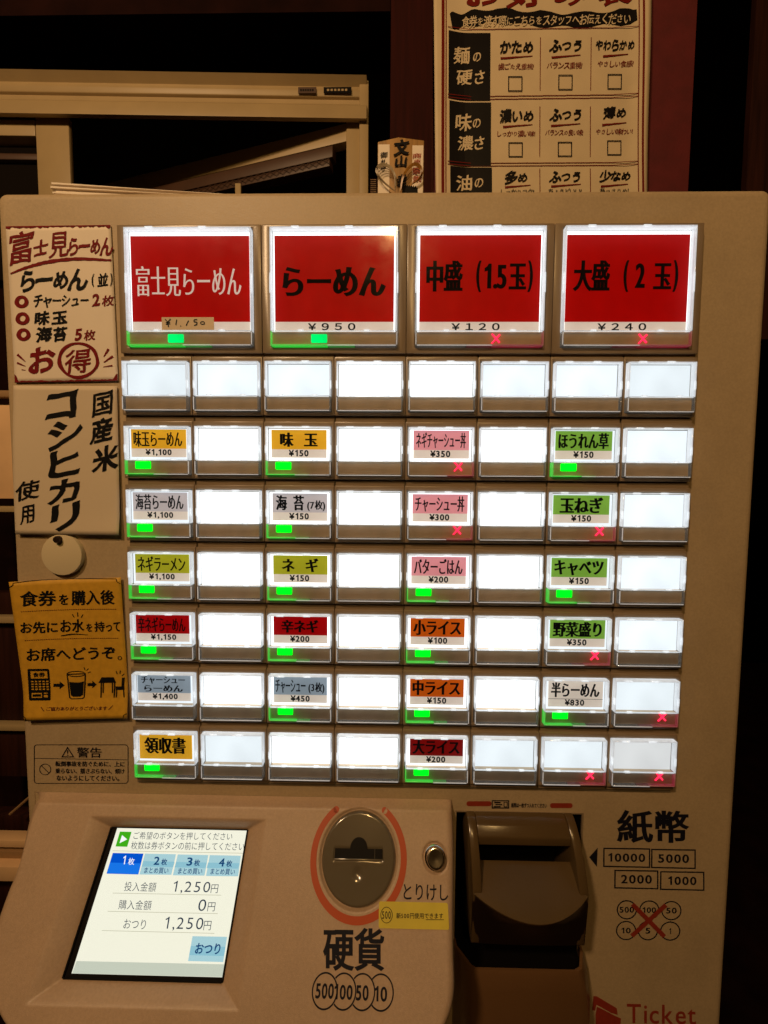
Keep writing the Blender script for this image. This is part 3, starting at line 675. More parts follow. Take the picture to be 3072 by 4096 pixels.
# coin plate: a glossy disc, slightly domed, with a slot, a thumb notch and a dimple
def disc(name, m_, cu_, cv_, prof, parent, n=96, deform=None):
    vs = []; fs = []
    for k, (r, h) in enumerate(prof):
        for i in range(n):
            a = 2 * PI * i / n; u = cu_ + r * math.cos(a); v = cv_ + r * math.sin(a); hh = h + (deform(u - cu_, v - cv_) if deform else 0); vs.append(on_slope(u, v, hh))
    for k in range(len(prof) - 1):
        for i in range(n): fs.append((k * n + i, k * n + (i + 1) % n, (k + 1) * n + (i + 1) % n, (k + 1) * n + i))
    fs.append(tuple(range((len(prof) - 1) * n, len(prof) * n)))
    q = MB(); q.add(vs, fs); return q.obj(name, m_, parent, smooth=True)
def coin_def(u, v):
    d = math.hypot(u * 1.0 - 0, v - .0095); h = 0
    if d < .0055: h -= .0011 * (1 - sst(0, .0055, d))
    if -.0200 < u < .0195 and -.0060 < v < .0025: h -= .0010 * sst(-.0200, -.0188, u) * (1 - sst(.0183, .0195, u)) * sst(-.006, -.005, v) * (1 - sst(.0010, .0025, v))
    return h
prof = [(CR - .0001, -.0020)] + [(CR - .0004 - .0018 * (1 - math.cos(a)), -.0010 + .0028 * math.sin(a)) for a in [PI / 2 * k / 5 for k in range(6)]]
r_ = prof[-1][0]; prof += [(r_ * (1 - k / 44), .0018 + .0008 * (k / 44)) for k in range(1, 44)]
coin = disc('coin_plate', COINM, CUx, CVy, prof, unit, deform=coin_def)
q = MB(); hs = .0031
def cslot(a, b): return on_slope(CUx + a, CVy + b, hs)
notch = [(-.0185, -.0052), (-.0068, -.0052)] + [(-.0068 * math.cos(t), -.0052 - .0070 * math.sin(t)) for t in [PI * k / 14 for k in range(1, 14)]] + [(.0068, -.0052), (.0185, -.0052), (.0185, .0008), (-.0185, .0008)]
poly_into(q, [notch], cslot); q.obj('coin_slot', BLACK, coin)
q = MB(); slab(q, CUx - .0190, CUx + .0190, CVy + .0008, CVy + .0018, .0016, .0034); q.obj('slot_lip', COINM, coin, bevel=.0003)
q = MB(); slab(q, CUx + .0125, CUx + .0128, CVy - .005, CVy + .0006, .0020, .0033); q.obj('slot_edge', COINM, coin)
def unit_print(name, m_, fn_, parent=unit):
    q = MB(); fn_(q); return q.obj(name, m_, parent)
sf = lambda u, v: on_slope(u, v, .00025)
unit_print('orange_ring', ORANGE, lambda q: poly_into(q, ring(CUx, CVy, .0376, .0376, .0047, 72, -PI / 2 + .60, 3 * PI / 2 - .60) + ring(CUx + .03525 * math.sin(.6), CVy - .03525 * math.cos(.6), .00235, .00235, .002349, 16)[:1], sf))
unit_print('orange_ring_end', ORANGE, lambda q: poly_into(q, ring(CUx - .03525 * math.sin(.6), CVy - .03525 * math.cos(.6), .00235, .00235, .002349, 16)[:1], sf))
def u6(cx, cy, h=.00025):
    u, v = slope_px(1100 + cx * 800 / 1659, 3100 + cy * 800 / 1659, 0); return on_slope(u, v, h)
def p1(q):
    text_into(q, '硬貨', 'heavy', (398, 1265, 908, 1625), u6, slope=6)
    text_into(q, 'とりけし', 'gothic', (1066, 905, 1436, 1040), u6, slope=8)
    for cu_, tx, r0 in ((-.0534, '500', .0089), (-.0400, '100', .0089), (-.0268, '50', .0089), (-.0150, '10', .0089)): pass
    f2 = lambda a, b: on_slope(a, b, .00025)
    cs = [(-.0532, '500'), (-.0404, '100'), (-.0276, '50'), (-.0150, '10')]; r0 = .0088
    for k, (cu_, tx) in enumerate(cs):
        if k == 0: poly_into(q, ring(cu_, .1006, r0, r0 * .98, .00085), f2)
        else: poly_into(q, ring(cu_, .1006, r0, r0 * .98, .00085, 40, -PI + .78, PI - .78), f2)
        w = .0062 if len(tx) == 3 else .0043
        text_into(q, tx, 'bold', (cu_ - w, .0972 + 0.0002 * k, cu_ + w, .1042 + .0002 * k), f2, gap=-.04)
unit_print('unit_lettering', NAVY, p1)
# cancel button
prof = [(.0080, -.002), (.0080, .0004), (.0074, .0010), (.0069, .0012), (.0069, .0052), (.0066, .0057), (.0058, .0059)] + [(.0058 * (1 - k / 8), .0059 - .0003 * k / 8) for k in range(1, 8)]
disc('cancel_button', STEEL, .0259, .0310, prof, unit, 48)
# yellow sticker
q = MB(); a0, a1 = (-.0172, .0562), (.0338, .0702)
sk = rrect(a0[0], a0[1], a1[0], a1[1], .0012, 3); vs, fs = fill([sk]); q.add([on_slope(a, b, .0003) for a, b in vs], fs); stick = q.obj('yellow_sticker', YSTICK, unit)
def p2(q):
    g = lambda a, b: u6(a, b, .0006)
    poly_into(q, ring(925, 1160, 50, 68, 5, 36), g); text_into(q, '500', 'gothic', (888, 1128, 960, 1192), g)
    text_into(q, '新500円使用できます', 'gothic', (1006, 1142, 1394, 1190), g, slope=2); poly_into(q, rect_(1250, 1196, 1400, 1201), g)
unit_print('sticker_lettering', NAVY, p2, stick)

# ------------------------------------------------------------------ bill entry
NX0, NX1 = 0.0547, 0.1436
q = MB(); tw = .0072
side = [(.02, -.369), (-.004, -.369), (-.0105, -.3725), (-.0160, -.3782), (-.0240, -.3894), (-.0318, -.4075), (-.0300, -.4250), (-.028, -.4540), (.02, -.4540)]
q.extrude_x(side, NX0, NX0 + tw); nose = q.obj('bill_entry', NOSEM, machine, bevel=.0012)
q = MB(); q.extrude_x(side, NX1 - tw, NX1); q.obj('cheek', NOSEM, nose, bevel=.0012)
q = MB(); q.extrude_x([(.02, -.3692), (-.0035, -.3692), (-.0098, -.3727), (-.0148, -.3785), (-.0150, -.3850), (-.010, -.3855), (.02, -.3855)], NX0 + tw, NX1 - tw); q.obj('hood', NOSEM, nose, bevel=.0010)
q = MB(); q.box(NX0 + tw, NX1 - tw, .014, .016, -.4400, -.3840); q.obj('slot_back', BLACK, nose)
# tray with a curved front lip and the rounded body below it
NA = 28; rows = []; cx = (NX0 + NX1) / 2; hw = (NX1 - NX0) / 2
def lip(t): return -.0312 - .0170 * (1 - t * t)
tray = MB(); V = []; F = []
T = [-1 + 2 * k / NA for k in range(NA + 1)]
for t in T:
    x = cx + hw * t; yl = lip(t); s_ = 1 - t * t
    zl = -.4075 - .0050 * s_
    pts = [(-.0136, -.4150), (-.0140, -.3988), (-.020, -.4015), (yl + .008, zl + .0017 + .001 * s_), (yl + .002, zl + .0003), (yl, zl - .0008), (yl + .0012, zl - .0030),
           (-.0305 - .0110 * s_, -.4170 - .002 * s_), (-.0295 - .0050 * s_, -.4300), (-.0275 - .001 * s_, -.4540), (.015, -.4545)]
    V += [(x, a, b) for a, b in pts]
m_ = 11
F2_ = []
for i in range(NA):
    for j in range(m_ - 1): (F if j < 6 else F2_).append((i * m_ + j, (i + 1) * m_ + j, (i + 1) * m_ + j + 1, i * m_ + j + 1))
tray.add(V, F); tray.obj('tray', NOSEM, nose, smooth=True)
base_ = MB(); base_.add(V, F2_); base_.obj('entry_base', mat('smoked_plastic', (0.012, 0.006, 0.004, 1), 0.3), nose, smooth=True)
# lower housing below the opening
q = MB(); hs_ = []
for z, fl_, dy in ((-.4850, 0.0, 0.0), (-.4880, .0008, -.0012), (-.50, .004, -.003), (-.528, .0075, -.006), (-.57, .0078, -.010), (-.64, .0078, -.014)):
    hs_.append([(.0462, 0.0005, z), (.0467, -.006, z), (.0565, -.0195 + dy, z), (.0600, -.0212 + dy, z), (.1420 + fl_ * .4, -.0212 + dy, z), (.1470 + fl_ * .6, -.0190 + dy, z), (.1535 + fl_, -.007, z), (.1545 + fl_, 0.0005, z)])
n = 8; V = [p for h_ in hs_ for p in h_]; F = [(i * n + j, i * n + j + 1, (i + 1) * n + j + 1, (i + 1) * n + j) for i in range(len(hs_) - 1) for j in range(n - 1)]
inn = [[(a + (.0016 if a < .1 else -.0016), b + .0016, c) for a, b, c in hs_[0]], [(a + (.0016 if a < .1 else -.0016), b + .0016, -.60) for a, b, c in hs_[0]]]
o_ = len(V); V += inn[0] + inn[1]; F += [(j, j + 1, o_ + j + 1, o_ + j) for j in range(n - 1)] + [(o_ + j, o_ + j + 1, o_ + n + j + 1, o_ + n + j) for j in range(n - 1)]
q.add(V, F); house = q.obj('lower_housing', HOUSEM, machine, smooth=True)
q = MB(); q.add([(a + (.002 if a < .1 else -.002), b + .002, -.4935) for a, b, c in hs_[0]] + [(.150, .05, -.4935), (.050, .05, -.4935)], [tuple(range(10))]); q.obj('housing_floor', BLACK, house)

# printing on the cabinet front
FY = -.0003
def cpx(ox, oy, k, y=FY): return lambda a, b: aty(ox + a * k, oy + b * k, y)
U7 = cpx(1750, 3100, 700 / 1555); U8 = cpx(2272, 3100, 800 / 1659); K5 = cpx(0, 2250, 560 / 1304)
def cab_print(name, m_, fn_, y=None, parent=cab):
    q = MB(); fn_(q); return q.obj(name, m_, parent)
def c1(q):
    text_into(q, '紙幣', 'heavy', (406, 292, 1006, 565), U8, slope=6)
    for x0, y0, x1, y1, t, a, b in ((293, 603, 682, 766, '10000', 335, 640), (690, 612, 1060, 775, '5000', 748, 1004), (385, 786, 750, 944, '2000', 440, 696), (765, 797, 1132, 956, '1000', 832, 1066)):
        poly_into(q, [[(x0, y0), (x1, y0 + 5), (x1, y1 + 5), (x0 - 2, y1 - 3)], [(x0 + 11, y0 + 11), (x1 - 11, y0 + 16), (x1 - 11, y1 - 6), (x0 + 10, y1 - 14)]], U8)
        text_into(q, t, 'bold', (a, (y0 + y1) / 2 - 36, b, (y0 + y1) / 2 + 36), U8, slope=3)
    poly_into(q, [[(246, 604), (240, 762), (176, 682)]], U8)
    for x, y, t, w in ((488, 1118, '500', 60), (675, 1120, '100', 55), (858, 1125, '50', 44), (482, 1290, '10', 38), (663, 1292, '5', 20), (848, 1295, '1', 7)):
        poly_into(q, ring(x, y, 84, 80, 10, 40), U8); text_into(q, t, 'bold', (x - w, y - 24, x + w, y + 24), U8, gap=-.03)
cab_print('cabinet_lettering', NAVY, c1)
U8b = cpx(2272, 3100, 800 / 1659, -.0007)
cab_print('red_cross', REDP, lambda q: poly_into(q, line_((535, 1072), (800, 1340), 36), U8b))
U8c = cpx(2272, 3100, 800 / 1659, -.0009)
cab_print('red_cross', REDP, lambda q: poly_into(q, line_((812, 1078), (530, 1335), 36), U8c))
def logo(q):
    poly_into(q, [[(212, 1834), (240, 1836), (405, 1935), (412, 1990), (360, 1975), (235, 1905), (225, 1955), (200, 1952)]], U8)
    poly_into(q, [[(240, 1922), (300, 1950), (395, 2000), (440, 2020), (425, 2190), (330, 2160), (232, 2120), (228, 1990)]], U8)
cab_print('ticket_emblem', REDP, logo)
cab_print('emblem_lettering', REDP, lambda q: text_into(q, 'Ticket', 'gothic', (488, 1905, 1062, 2066), U8, slope=14, gap=.02))
def bands(q):
    for x0, x1, y in ((258, 480, 255), (1000, 1200, 272)):
        poly_into(q, [rrect(x0, y - 22, x1, y + 22, 20)], U7)
cab_print('orange_band', REDP, bands)
U7b = cpx(1750, 3100, 700 / 1555, -.0006)
def bl(q):
    poly_into(q, frame_(482, 224, 636, 297, 8), U7b); poly_into(q, rect_(505, 238, 560, 250), U7b); poly_into(q, rect_(515, 258, 575, 268), U7b); poly_into(q, rect_(500, 276, 560, 286), U7b)
    poly_into(q, frame_(588, 238, 622, 286, 6), U7b); text_into(q, '紙幣は一枚ずつ入れてください', 'bold', (655, 250, 972, 292), U7b, slope=6)
cab_print('bill_notice', NAVY, bl)
def warn(q):
    o = rrect(315, 1695, 1195, 2060, 30); i_ = rrect(321, 1701, 1189, 2054, 25); poly_into(q, [o, i_], K5); poly_into(q, line_((325, 1824), (1190, 1838), 5), K5)
    poly_into(q, [[(628, 1715), (692, 1815), (570, 1815)], [(628, 1732), (676, 1806), (586, 1806)]], K5); poly_into(q, [[(622, 1748), (636, 1748), (632, 1782), (626, 1782)]], K5); poly_into(q, rect_(624, 1790, 634, 1800), K5)
    text_into(q, '警告', 'gothic', (715, 1722, 945, 1818), K5, slope=2)
    text_into(q, '転倒事故を防ぐために、上に', 'bold', (515, 1852, 1160, 1902), K5, slope=4)
    text_into(q, '乗らない、揺さぶらない、傾け', 'bold', (515, 1918, 1160, 1968), K5, slope=4)
    text_into(q, 'ないようにしてください。', 'bold', (525, 1984, 1110, 2036), K5, slope=4)
    poly_into(q, ring(420, 1927, 55, 53, 6, 36), K5); poly_into(q, line_((384, 1892), (456, 1962), 6), K5)
cab_print('warning_print', NAVY, warn)

# ------------------------------------------------------------------ notices held on the cabinet
def sheet(name, fnp, corners, m_, thing, curl, y0, nu=24, nv=30, th=.0002, part=None):
    """a paper sheet: corners TL,TR,BR,BL on the chart, bent by curl(s,t) away from the cabinet"""
    C = [fnp(*c) for c in corners]; q = MB(); V = []
    for j in range(nv + 1):
        for i in range(nu + 1):
            s, t = i / nu, j / nv
            p = (C[0] * (1 - s) + C[1] * s) * (1 - t) + (C[3] * (1 - s) + C[2] * s) * t
            V.append(Vector((p.x, y0 - curl(s, t), p.z)))
    n = len(V); F = [(j * (nu + 1) + i, (j + 1) * (nu + 1) + i, (j + 1) * (nu + 1) + i + 1, j * (nu + 1) + i + 1) for j in range(nv) for i in range(nu)]
    V2 = V + [v + Vector((0, th, 0)) for v in V]; F2 = F + [tuple(k + n for k in reversed(f_)) for f_ in F]
    lp = [i for i in range(nu + 1)] + [j * (nu + 1) + nu for j in range(1, nv + 1)] + [nv * (nu + 1) + i for i in range(nu - 1, -1, -1)] + [j * (nu + 1) for j in range(nv - 1, 0, -1)]
    F2 += [(lp[k], lp[(k + 1) % len(lp)], lp[(k + 1) % len(lp)] + n, lp[k] + n) for k in range(len(lp))]
    q.add(V2, F2); o = q.obj(part or 'sheet', m_, thing, smooth=False)
    for p in o.data.polygons: p.use_smooth = p.index < len(F)
    ux = (C[1] - C[0] + C[2] - C[3]) / 2; uz = (C[3] - C[0] + C[2] - C[1]) / 2
    det = ux.x * uz.z - ux.z * uz.x
    def surf(p, lift):
        d = p - C[0]; s = (d.x * uz.z - d.z * uz.x) / det; t = (ux.x * d.z - ux.z * d.x) / det
        return Vector((p.x, y0 - curl(max(0, min(1, s)), max(0, min(1, t))) - lift, p.z))
    return o, surf
# 1. set menu notice
K3p = cpx(0, 860, 520 / 1643, -.001)
th = tag(empty('menu_notice', (-.268, -.001, -.022)), 'cream notice with red and black brush writing, topmost sheet left of the buttons', 'notice')
o, sf1 = sheet('s', K3p, [(72, 142), (1400, 125), (1495, 2100), (190, 2122)], PAPER, th, lambda s, t: .0004 + .0006 * math.sin(PI * s) * math.sin(PI * t) + .0012 * max(0, t - .8) * 3 * .3, -.0006)
def on1(lift=.0003): return lambda a, b: sf1(K3p(a, b), lift)
q = MB(); F1 = on1()
text_into(q, '富', 'brushd', (118, 205, 440, 640), F1, slope=-20); text_into(q, '士', 'brushb', (425, 310, 615, 530), F1, slope=-20); text_into(q, '見', 'brushd', (620, 205, 880, 560), F1)
text_into(q, 'らーめん', 'brushb', (870, 285, 1432, 525), F1)
pts = smooth_pts([(135, 745), (350, 665), (640, 595), (980, 560), (1410, 575)], 50)
poly_into(q, stroke_(pts, [10 + 34 * math.sin(PI * min(1, k / 50 * .85 + .05)) ** .8 for k in range(51)], .18), F1)
for x, y, rx in ((278, 1100, 90), (290, 1312, 90), (302, 1514, 90)): poly_into(q, [[(x + rx * math.cos(a) * (1 + .03 * math.sin(3 * a)), y + 80 * math.sin(a)) for a in [2 * PI * k / 40 for k in range(40)]], [(x + 3 + 36 * math.cos(a), y - 2 + 38 * math.sin(a)) for a in [2 * PI * k / 40 for k in range(40)]]], F1)
text_into(q, '2', 'brushb', (1165, 1000, 1270, 1165), F1); text_into(q, '枚', 'brush', (1290, 1015, 1445, 1160), F1)
text_into(q, '5', 'brushb', (950, 1435, 1045, 1595), F1); text_into(q, '枚', 'brush', (1065, 1455, 1212, 1595), F1)
text_into(q, 'お', 'brushb', (365, 1665, 710, 2010), F1); text_into(q, '得', 'brushd', (825, 1690, 1155, 2015), F1)
poly_into(q, [[(995 + (262 + 5 * math.sin(7 * a)) * math.cos(a), 1840 + (232 + 4 * math.sin(5 * a)) * math.sin(a)) for a in [2 * PI * k / 72 for k in range(72)]], [(998 + (218 + 5 * math.sin(4 * a)) * math.cos(a), 1840 + (196 + 5 * math.sin(3 * a + 1)) * math.sin(a)) for a in [2 * PI * k / 72 for k in range(72)]]], F1)
for x0, y0, x1, y1, w in ((225, 1765, 325, 1855, 34), (220, 1870, 325, 1912, 26), (280, 1958, 328, 1962, 14), (1375, 1695, 1315, 1795, 32), (1430, 1785, 1315, 1865, 32), (1425, 1905, 1310, 1922, 22)):
    poly_into(q, stroke_(smooth_pts([(x0, y0), ((x0 + x1) / 2, (y0 + y1) / 2), (x1, y1)], 8), [w * (1 - .09 * k) for k in range(9)], .15), F1)
def rag_edge(a, b, w, n=60, seed=0, ends=3.0):
    rnd = random.Random(seed); A = []; B = []; nx, ny = (b[1] - a[1]), -(b[0] - a[0]); l = math.hypot(nx, ny); nx, ny = -nx / l, -ny / l
    for k in range(n + 1):
        t = k / n; x = a[0] + (b[0] - a[0]) * t; y = a[1] + (b[1] - a[1]) * t
        e = 1 + ends * max(0, 1 - min(t, 1 - t) / .05); ww = w * rnd.uniform(.35, 1.2) * e
        A.append((x, y)); B.append((x - nx * ww, y - ny * ww))
    return [A + B[::-1]]
poly_into(q, rag_edge((1398, 128), (76, 145), 26, seed=1, ends=1.2), F1); poly_into(q, rag_edge((192, 2118), (1490, 2096), 20, seed=2, ends=3.6), F1)
q.obj('red_lettering', RINK, th)
q = MB(); F1 = on1(.0004)
text_into(q, 'らーめん', 'brushb', (262, 690, 1120, 975), F1, slope=-20); text_into(q, '(', 'brush', (1165, 742, 1200, 912), F1); text_into(q, '並', 'brush', (1235, 735, 1370, 912), F1); text_into(q, ')', 'brush', (1392, 738, 1425, 905), F1)
text_into(q, 'チャーシュー', 'brush', (432, 1005, 1130, 1180), F1, slope=-6); text_into(q, '味玉', 'brushb', (440, 1212, 862, 1395), F1, gap=.12, slope=-10); text_into(q, '海苔', 'brushb', (458, 1415, 862, 1612), F1, gap=.1, slope=-10)
q.obj('black_lettering', INK, th)
# 2. rice notice
K4p = cpx(0, 1500, 540 / 1493, -.001)
th = tag(empty('rice_notice', (-.27, -.001, -.16)), 'plain cream sheet with large vertical brush writing コシヒカリ, above the round white magnet', 'notice')
o, sf2 = sheet('s', K4p, [(158, 118), (1300, 125), (1345, 1768), (197, 1760)], WPAPER, th, lambda s, t: .0005 + .0016 * math.sin(PI * t) * (1 - s) ** 2 + .0014 * t * t + .0022 * math.exp(-((1 - t) / .1) ** 2) * s * .6, -.0012)
def on2(lift=.0003): return lambda a, b: sf2(K4p(a, b), lift)
q = MB(); F2 = on2()
for t, r_, st_ in (('コ', (512, 170, 880, 488), 'brushb'), ('シ', (545, 508, 928, 838), 'brushb'), ('ヒ', (558, 830, 902, 1130), 'brushb'), ('カ', (548, 1148, 902, 1425), 'brushb'), ('リ', (580, 1398, 905, 1722), 'brushb'),
                ('国', (1025, 172, 1258, 468), 'brush'), ('産', (1002, 475, 1262, 765), 'brushb'), ('米', (1025, 775, 1325, 1070), 'brushb'), ('使', (208, 1165, 468, 1392), 'brush'), ('用', (252, 1430, 412, 1650), 'brush')):
    text_into(q, t, st_, r_, F2, slope=-(r_[2] - r_[0]) * .10)
q.obj('black_lettering', INK, th)
# 3. round magnet and its little stud
c = K4p(710, 1985); rr = .0169
th = empty('round_magnet', (c.x, 0, c.z - rr)); tag(th, 'round white disc with a small dark stud, below the rice notice', 'magnet')
q = MB(); n = 56; Pf = [(1.0, 0), (1.0, .0030), (.98, .0037), (.94, .0039)]; V = []; F = []
for k, (a, y) in enumerate(Pf):
    V += [(c.x + rr * a * math.cos(2 * PI * i / n), -y, c.z + rr * a * math.sin(2 * PI * i / n)) for i in range(n)]
for k in range(3): F += [(k * n + i, k * n + (i + 1) % n, (k + 1) * n + (i + 1) % n, (k + 1) * n + i) for i in range(n)]
F.append(tuple(range(3 * n, 4 * n))); q.add(V, F); q.obj('disc', MAGNET, th, smooth=True)
s_ = K4p(686, 1812); q = MB(); V = []; F = []; n = 20; Pf = [(.0029, .0038), (.0029, .0062), (.0025, .0070), (.0015, .0073)]
for k, (a, y) in enumerate(Pf): V += [(s_.x + a * math.cos(2 * PI * i / n), -y, s_.z + a * math.sin(2 * PI * i / n)) for i in range(n)]
for k in range(3): F += [(k * n + i, k * n + (i + 1) % n, (k + 1) * n + (i + 1) % n, (k + 1) * n + i) for i in range(n)]
F.append(tuple(range(3 * n, 4 * n))); q.add(V, F); q.obj('stud', mat('dark_metal', (0.05, 0.03, 0.025, 1), .3, .6), th, smooth=True)
# 4. yellow notice
K5p = cpx(0, 2250, 560 / 1304, -.001)
th = tag(empty('water_notice', (-.27, -.001, -.26)), 'yellow notice with black writing and small pictures of machine, glass and table', 'notice')
o, sf3 = sheet('s', K5p, [(112, 174), (1135, 136), (1208, 1440), (264, 1456)], YPAPER, th, lambda s, t: .0006 + .0022 * (1 - s) ** 2 * (1 - t) ** 2 + .003 * math.exp(-((1 - t) / .15) ** 2) + .0008 * math.sin(3 * t + 2 * s), -.0010)
def on3(lift=.0003): return lambda a, b: sf3(K5p(a, b), lift)
q = MB(); G3 = on3()
poly_into(q, stroke_([(150, 184), (300, 165), (480, 152), (700, 146), (900, 145), (1095, 148)], [5] * 6), G3); poly_into(q, line_((275, 1450), (1170, 1436), 7), G3)
poly_into(q, stroke_(smooth_pts([(152, 184), (148, 205), (118, 225)], 8), [6] * 9), G3); poly_into(q, stroke_(smooth_pts([(1095, 148), (1102, 175), (1132, 192)], 8), [6] * 9), G3)
poly_into(q, stroke_(smooth_pts([(255, 1405), (275, 1425), (277, 1450)], 8), [6] * 9), G3); poly_into(q, stroke_(smooth_pts([(1170, 1436), (1175, 1405), (1203, 1388)], 8), [6] * 9), G3)
for t, r_, s1_ in (('食券', (212, 256, 545, 400), 'heavy'), ('を', (568, 290, 655, 388), 'bold'), ('購入後', (680, 252, 1080, 390), 'heavy'),
               ('お先に', (215, 542, 556, 652), 'bold'), ('お水', (580, 522, 798, 645), 'bold'), ('を', (815, 562, 872, 638), 'bold'), ('持', (890, 545, 985, 640), 'bold'), ('って', (995, 550, 1128, 640), 'bold'),
               ('お席へどうぞ', (268, 780, 1080, 908), 'bold')):
    text_into(q, t, s1_, r_, G3, slope=-(r_[2] - r_[0]) * .02)
poly_into(q, ring(1120, 888, 20, 20, 7, 24), G3)
poly_into(q, stroke_(smooth_pts([(585, 676), (700, 660), (828, 668)], 14), [12 - .8 * abs(k - 5) for k in range(15)]), G3)
for a in ((690, 474, 706, 504), (738, 458, 740, 498), (788, 478, 770, 506), (790, 970, 800, 998), (832, 982, 812, 1002), (850, 1014, 824, 1024), (1084, 1008, 1094, 1038), (1124, 1004, 1118, 1034), (1160, 1034, 1138, 1054)):
    poly_into(q, line_(a[:2], a[2:], 7), G3)
# machine picture
poly_into(q, [rrect(276, 985, 470, 1270, 12)] + rect_(298, 1004, 456, 1072), G3) if False else None
mp_ = lambda a, b: G3(a + (b - 985) * .07, b)
poly_into(q, [rrect(274, 982, 470, 1272, 12)] + [r for j in range(4) for i in range(5) for r in rect_(296 + i * 34, 1092 + j * 24, 320 + i * 34, 1106 + j * 24)] + rect_(296, 1002, 452, 1072) + rect_(296, 1204, 392, 1248) + rect_(408, 1202, 444, 1212) + rect_(408, 1222, 444, 1244), mp_)
text_into(q, '食券', 'bold', (318, 1014, 430, 1060), mp_); poly_into(q, rect_(306, 1216, 382, 1238), mp_)
for x, y in ((510, 1136), (822, 1132)): poly_into(q, [[(x, y - 14), (x + 56, y - 14), (x + 56, y - 36), (x + 102, y), (x + 56, y + 36), (x + 56, y + 14), (x, y + 14)] if x < 600 else [(x, y - 14), (x + 44, y - 14), (x + 44, y - 34), (x + 84, y), (x + 44, y + 34), (x + 44, y + 14), (x, y + 14)]], G3)
poly_into(q, [[(630, 1030), (806, 1026), (800, 1250), (780, 1262), (680, 1264), (658, 1250)], [(640, 1040), (796, 1036), (790, 1244), (776, 1254), (684, 1256), (667, 1244)]], G3)
poly_into(q, ring(718, 1032, 87, 28, 8, 40), G3)
poly_into(q, [[(654, 1106), (700, 1112), (750, 1112), (786, 1102), (782, 1225), (762, 1240), (694, 1242), (674, 1228)]], G3)
poly_into(q, [[(950, 1066), (1062, 1066), (1084, 1118), (922, 1118)]], G3)
for a in ((948, 1118, 950, 1250), (966, 1118, 968, 1210), (1050, 1118, 1054, 1210), (1072, 1118, 1072, 1250), (1092, 1180, 1092, 1250), (1156, 1180, 1164, 1250), (1144, 1070, 1140, 1160), (1158, 1070, 1152, 1170)): poly_into(q, line_(a[:2], a[2:], 11), G3)
poly_into(q, [[(1080, 1152), (1160, 1150), (1164, 1182), (1084, 1184)]], G3)
for y in (1082, 1110, 1135): poly_into(q, line_((1142, y), (1158, y), 6), G3)
q.obj('black_lettering', INK, th)
q = MB()
text_into(q, 'ご協力ありがとうございます', 'bold', (460, 1326, 1016, 1362), G3, slope=-4); poly_into(q, line_((408, 1328), (440, 1366), 6), G3); poly_into(q, line_((1068, 1318), (1030, 1356), 6), G3)
for y0, y1, x0, x1 in ((450, 430, 218, 1095), (717, 702, 250, 1110)):
    for k in range(44): 
        t = (k + .15) / 44; t2_ = (k + .85) / 44; poly_into(q, line_((x0 + (x1 - x0) * t, y0 + (y1 - y0) * t - 8 * math.sin(PI * t)), (x0 + (x1 - x0) * t2_, y0 + (y1 - y0) * t2_ - 8 * math.sin(PI * t2_)), 6), G3)
q.obj('brown_lettering', mat('brown_ink', (.10, .015, .008, 1), .6), th)

# ------------------------------------------------------------------ things standing on top of the machine
# fanned stack of paper
th = tag(empty('paper_stack', (-.22, .05, ZT)), 'fanned stack of cream paper sheets lying on top of the machine', 'paper stack')
NP = 20
for k in range(NP):
    q = MB(); n = 14; V = []; xa_ = -.2985 + .0016 * math.sin(k * 1.9) - .004 * k / NP; xb_ = -.105 + .006 * math.sin(k * 2.3)
    for i in range(n + 1):
        s_ = i / n; x = xa_ + (xb_ - xa_) * s_; u_ = (x + .3175) / .20
        H = lambda kk: (kk / NP) * (.0290 - .0140 * u_) + .0003 * math.sin(kk * 3.1 + 4 * u_) * (0 < kk < NP)
        z_a = ZT + .0008 + H(k); z_b = max(ZT + .0008 + H(k + 1) - .00012, z_a + .0003)
        yy = .030 + .0016 * math.sin(k * 2.7)
        V += [(x, yy, z_a), (x, yy, z_b), (x, yy + .18, z_b), (x, yy + .18, z_a)]
    F = [(i * 4 + j, i * 4 + (j + 1) % 4, (i + 1) * 4 + (j + 1) % 4, (i + 1) * 4 + j) for i in range(n) for j in range(4)] + [(0, 1, 2, 3), (n * 4 + 3, n * 4 + 2, n * 4 + 1, n * 4)]
    q.add(V, F); q.obj('sheet', PAPER, th)
# wooden amulet plaque
PY = .10; P2 = cpx(1500, 0, 1572 / 1659, PY)
bl_ = aty(1512, 768, PY)
th = tag(empty('amulet_plaque', (-.003, PY, ZT)), 'small pale wooden shrine plaque with brush writing and looped cords on top of the machine', 'plaque')
q = MB(); pp = [P2(12, 598), P2(100, 578), P2(208, 592), P2(206, 700)]; z_b = ZT + .0005
q.prism([(pp[0].x, pp[0].z), (pp[0].x, z_b), (pp[2].x, z_b), (pp[2].x, pp[2].z), (pp[1].x, pp[1].z)], PY, PY + .008); q.obj('board', PLWOOD, th, bevel=.0008)
q = MB(); a, b = P2(14, 612), P2(62, 612); q.box(a.x, b.x, PY - .0006, PY, z_b, a.z); q.obj('paper_strip', PAPER, th)
q = MB(); G = cpx(1500, 0, 1572 / 1659, PY - .0012)
PQ = cpx(1440, 440, 480 / 1659, PY - .0012)
text_into(q, '御', 'brush', (278, 578, 382, 665), PQ); text_into(q, '札', 'brush', (280, 680, 375, 755), PQ); text_into(q, '守', 'brush', (280, 765, 360, 850), PQ)
text_into(q, '文', 'brushb', (460, 400, 682, 640), PQ); text_into(q, '山', 'brushb', (478, 625, 655, 780), PQ); text_into(q, '幸', 'brushb', (505, 882, 650, 1080), PQ)
poly_into(q, [[(580, 1180), (585, 1060)] + [(600 + 14 * k, 1020 + 26 * (k % 2) + 2 * k) for k in range(14)] + [(795, 1075), (798, 1180)]], PQ)
q.obj('black_lettering', INK, th)
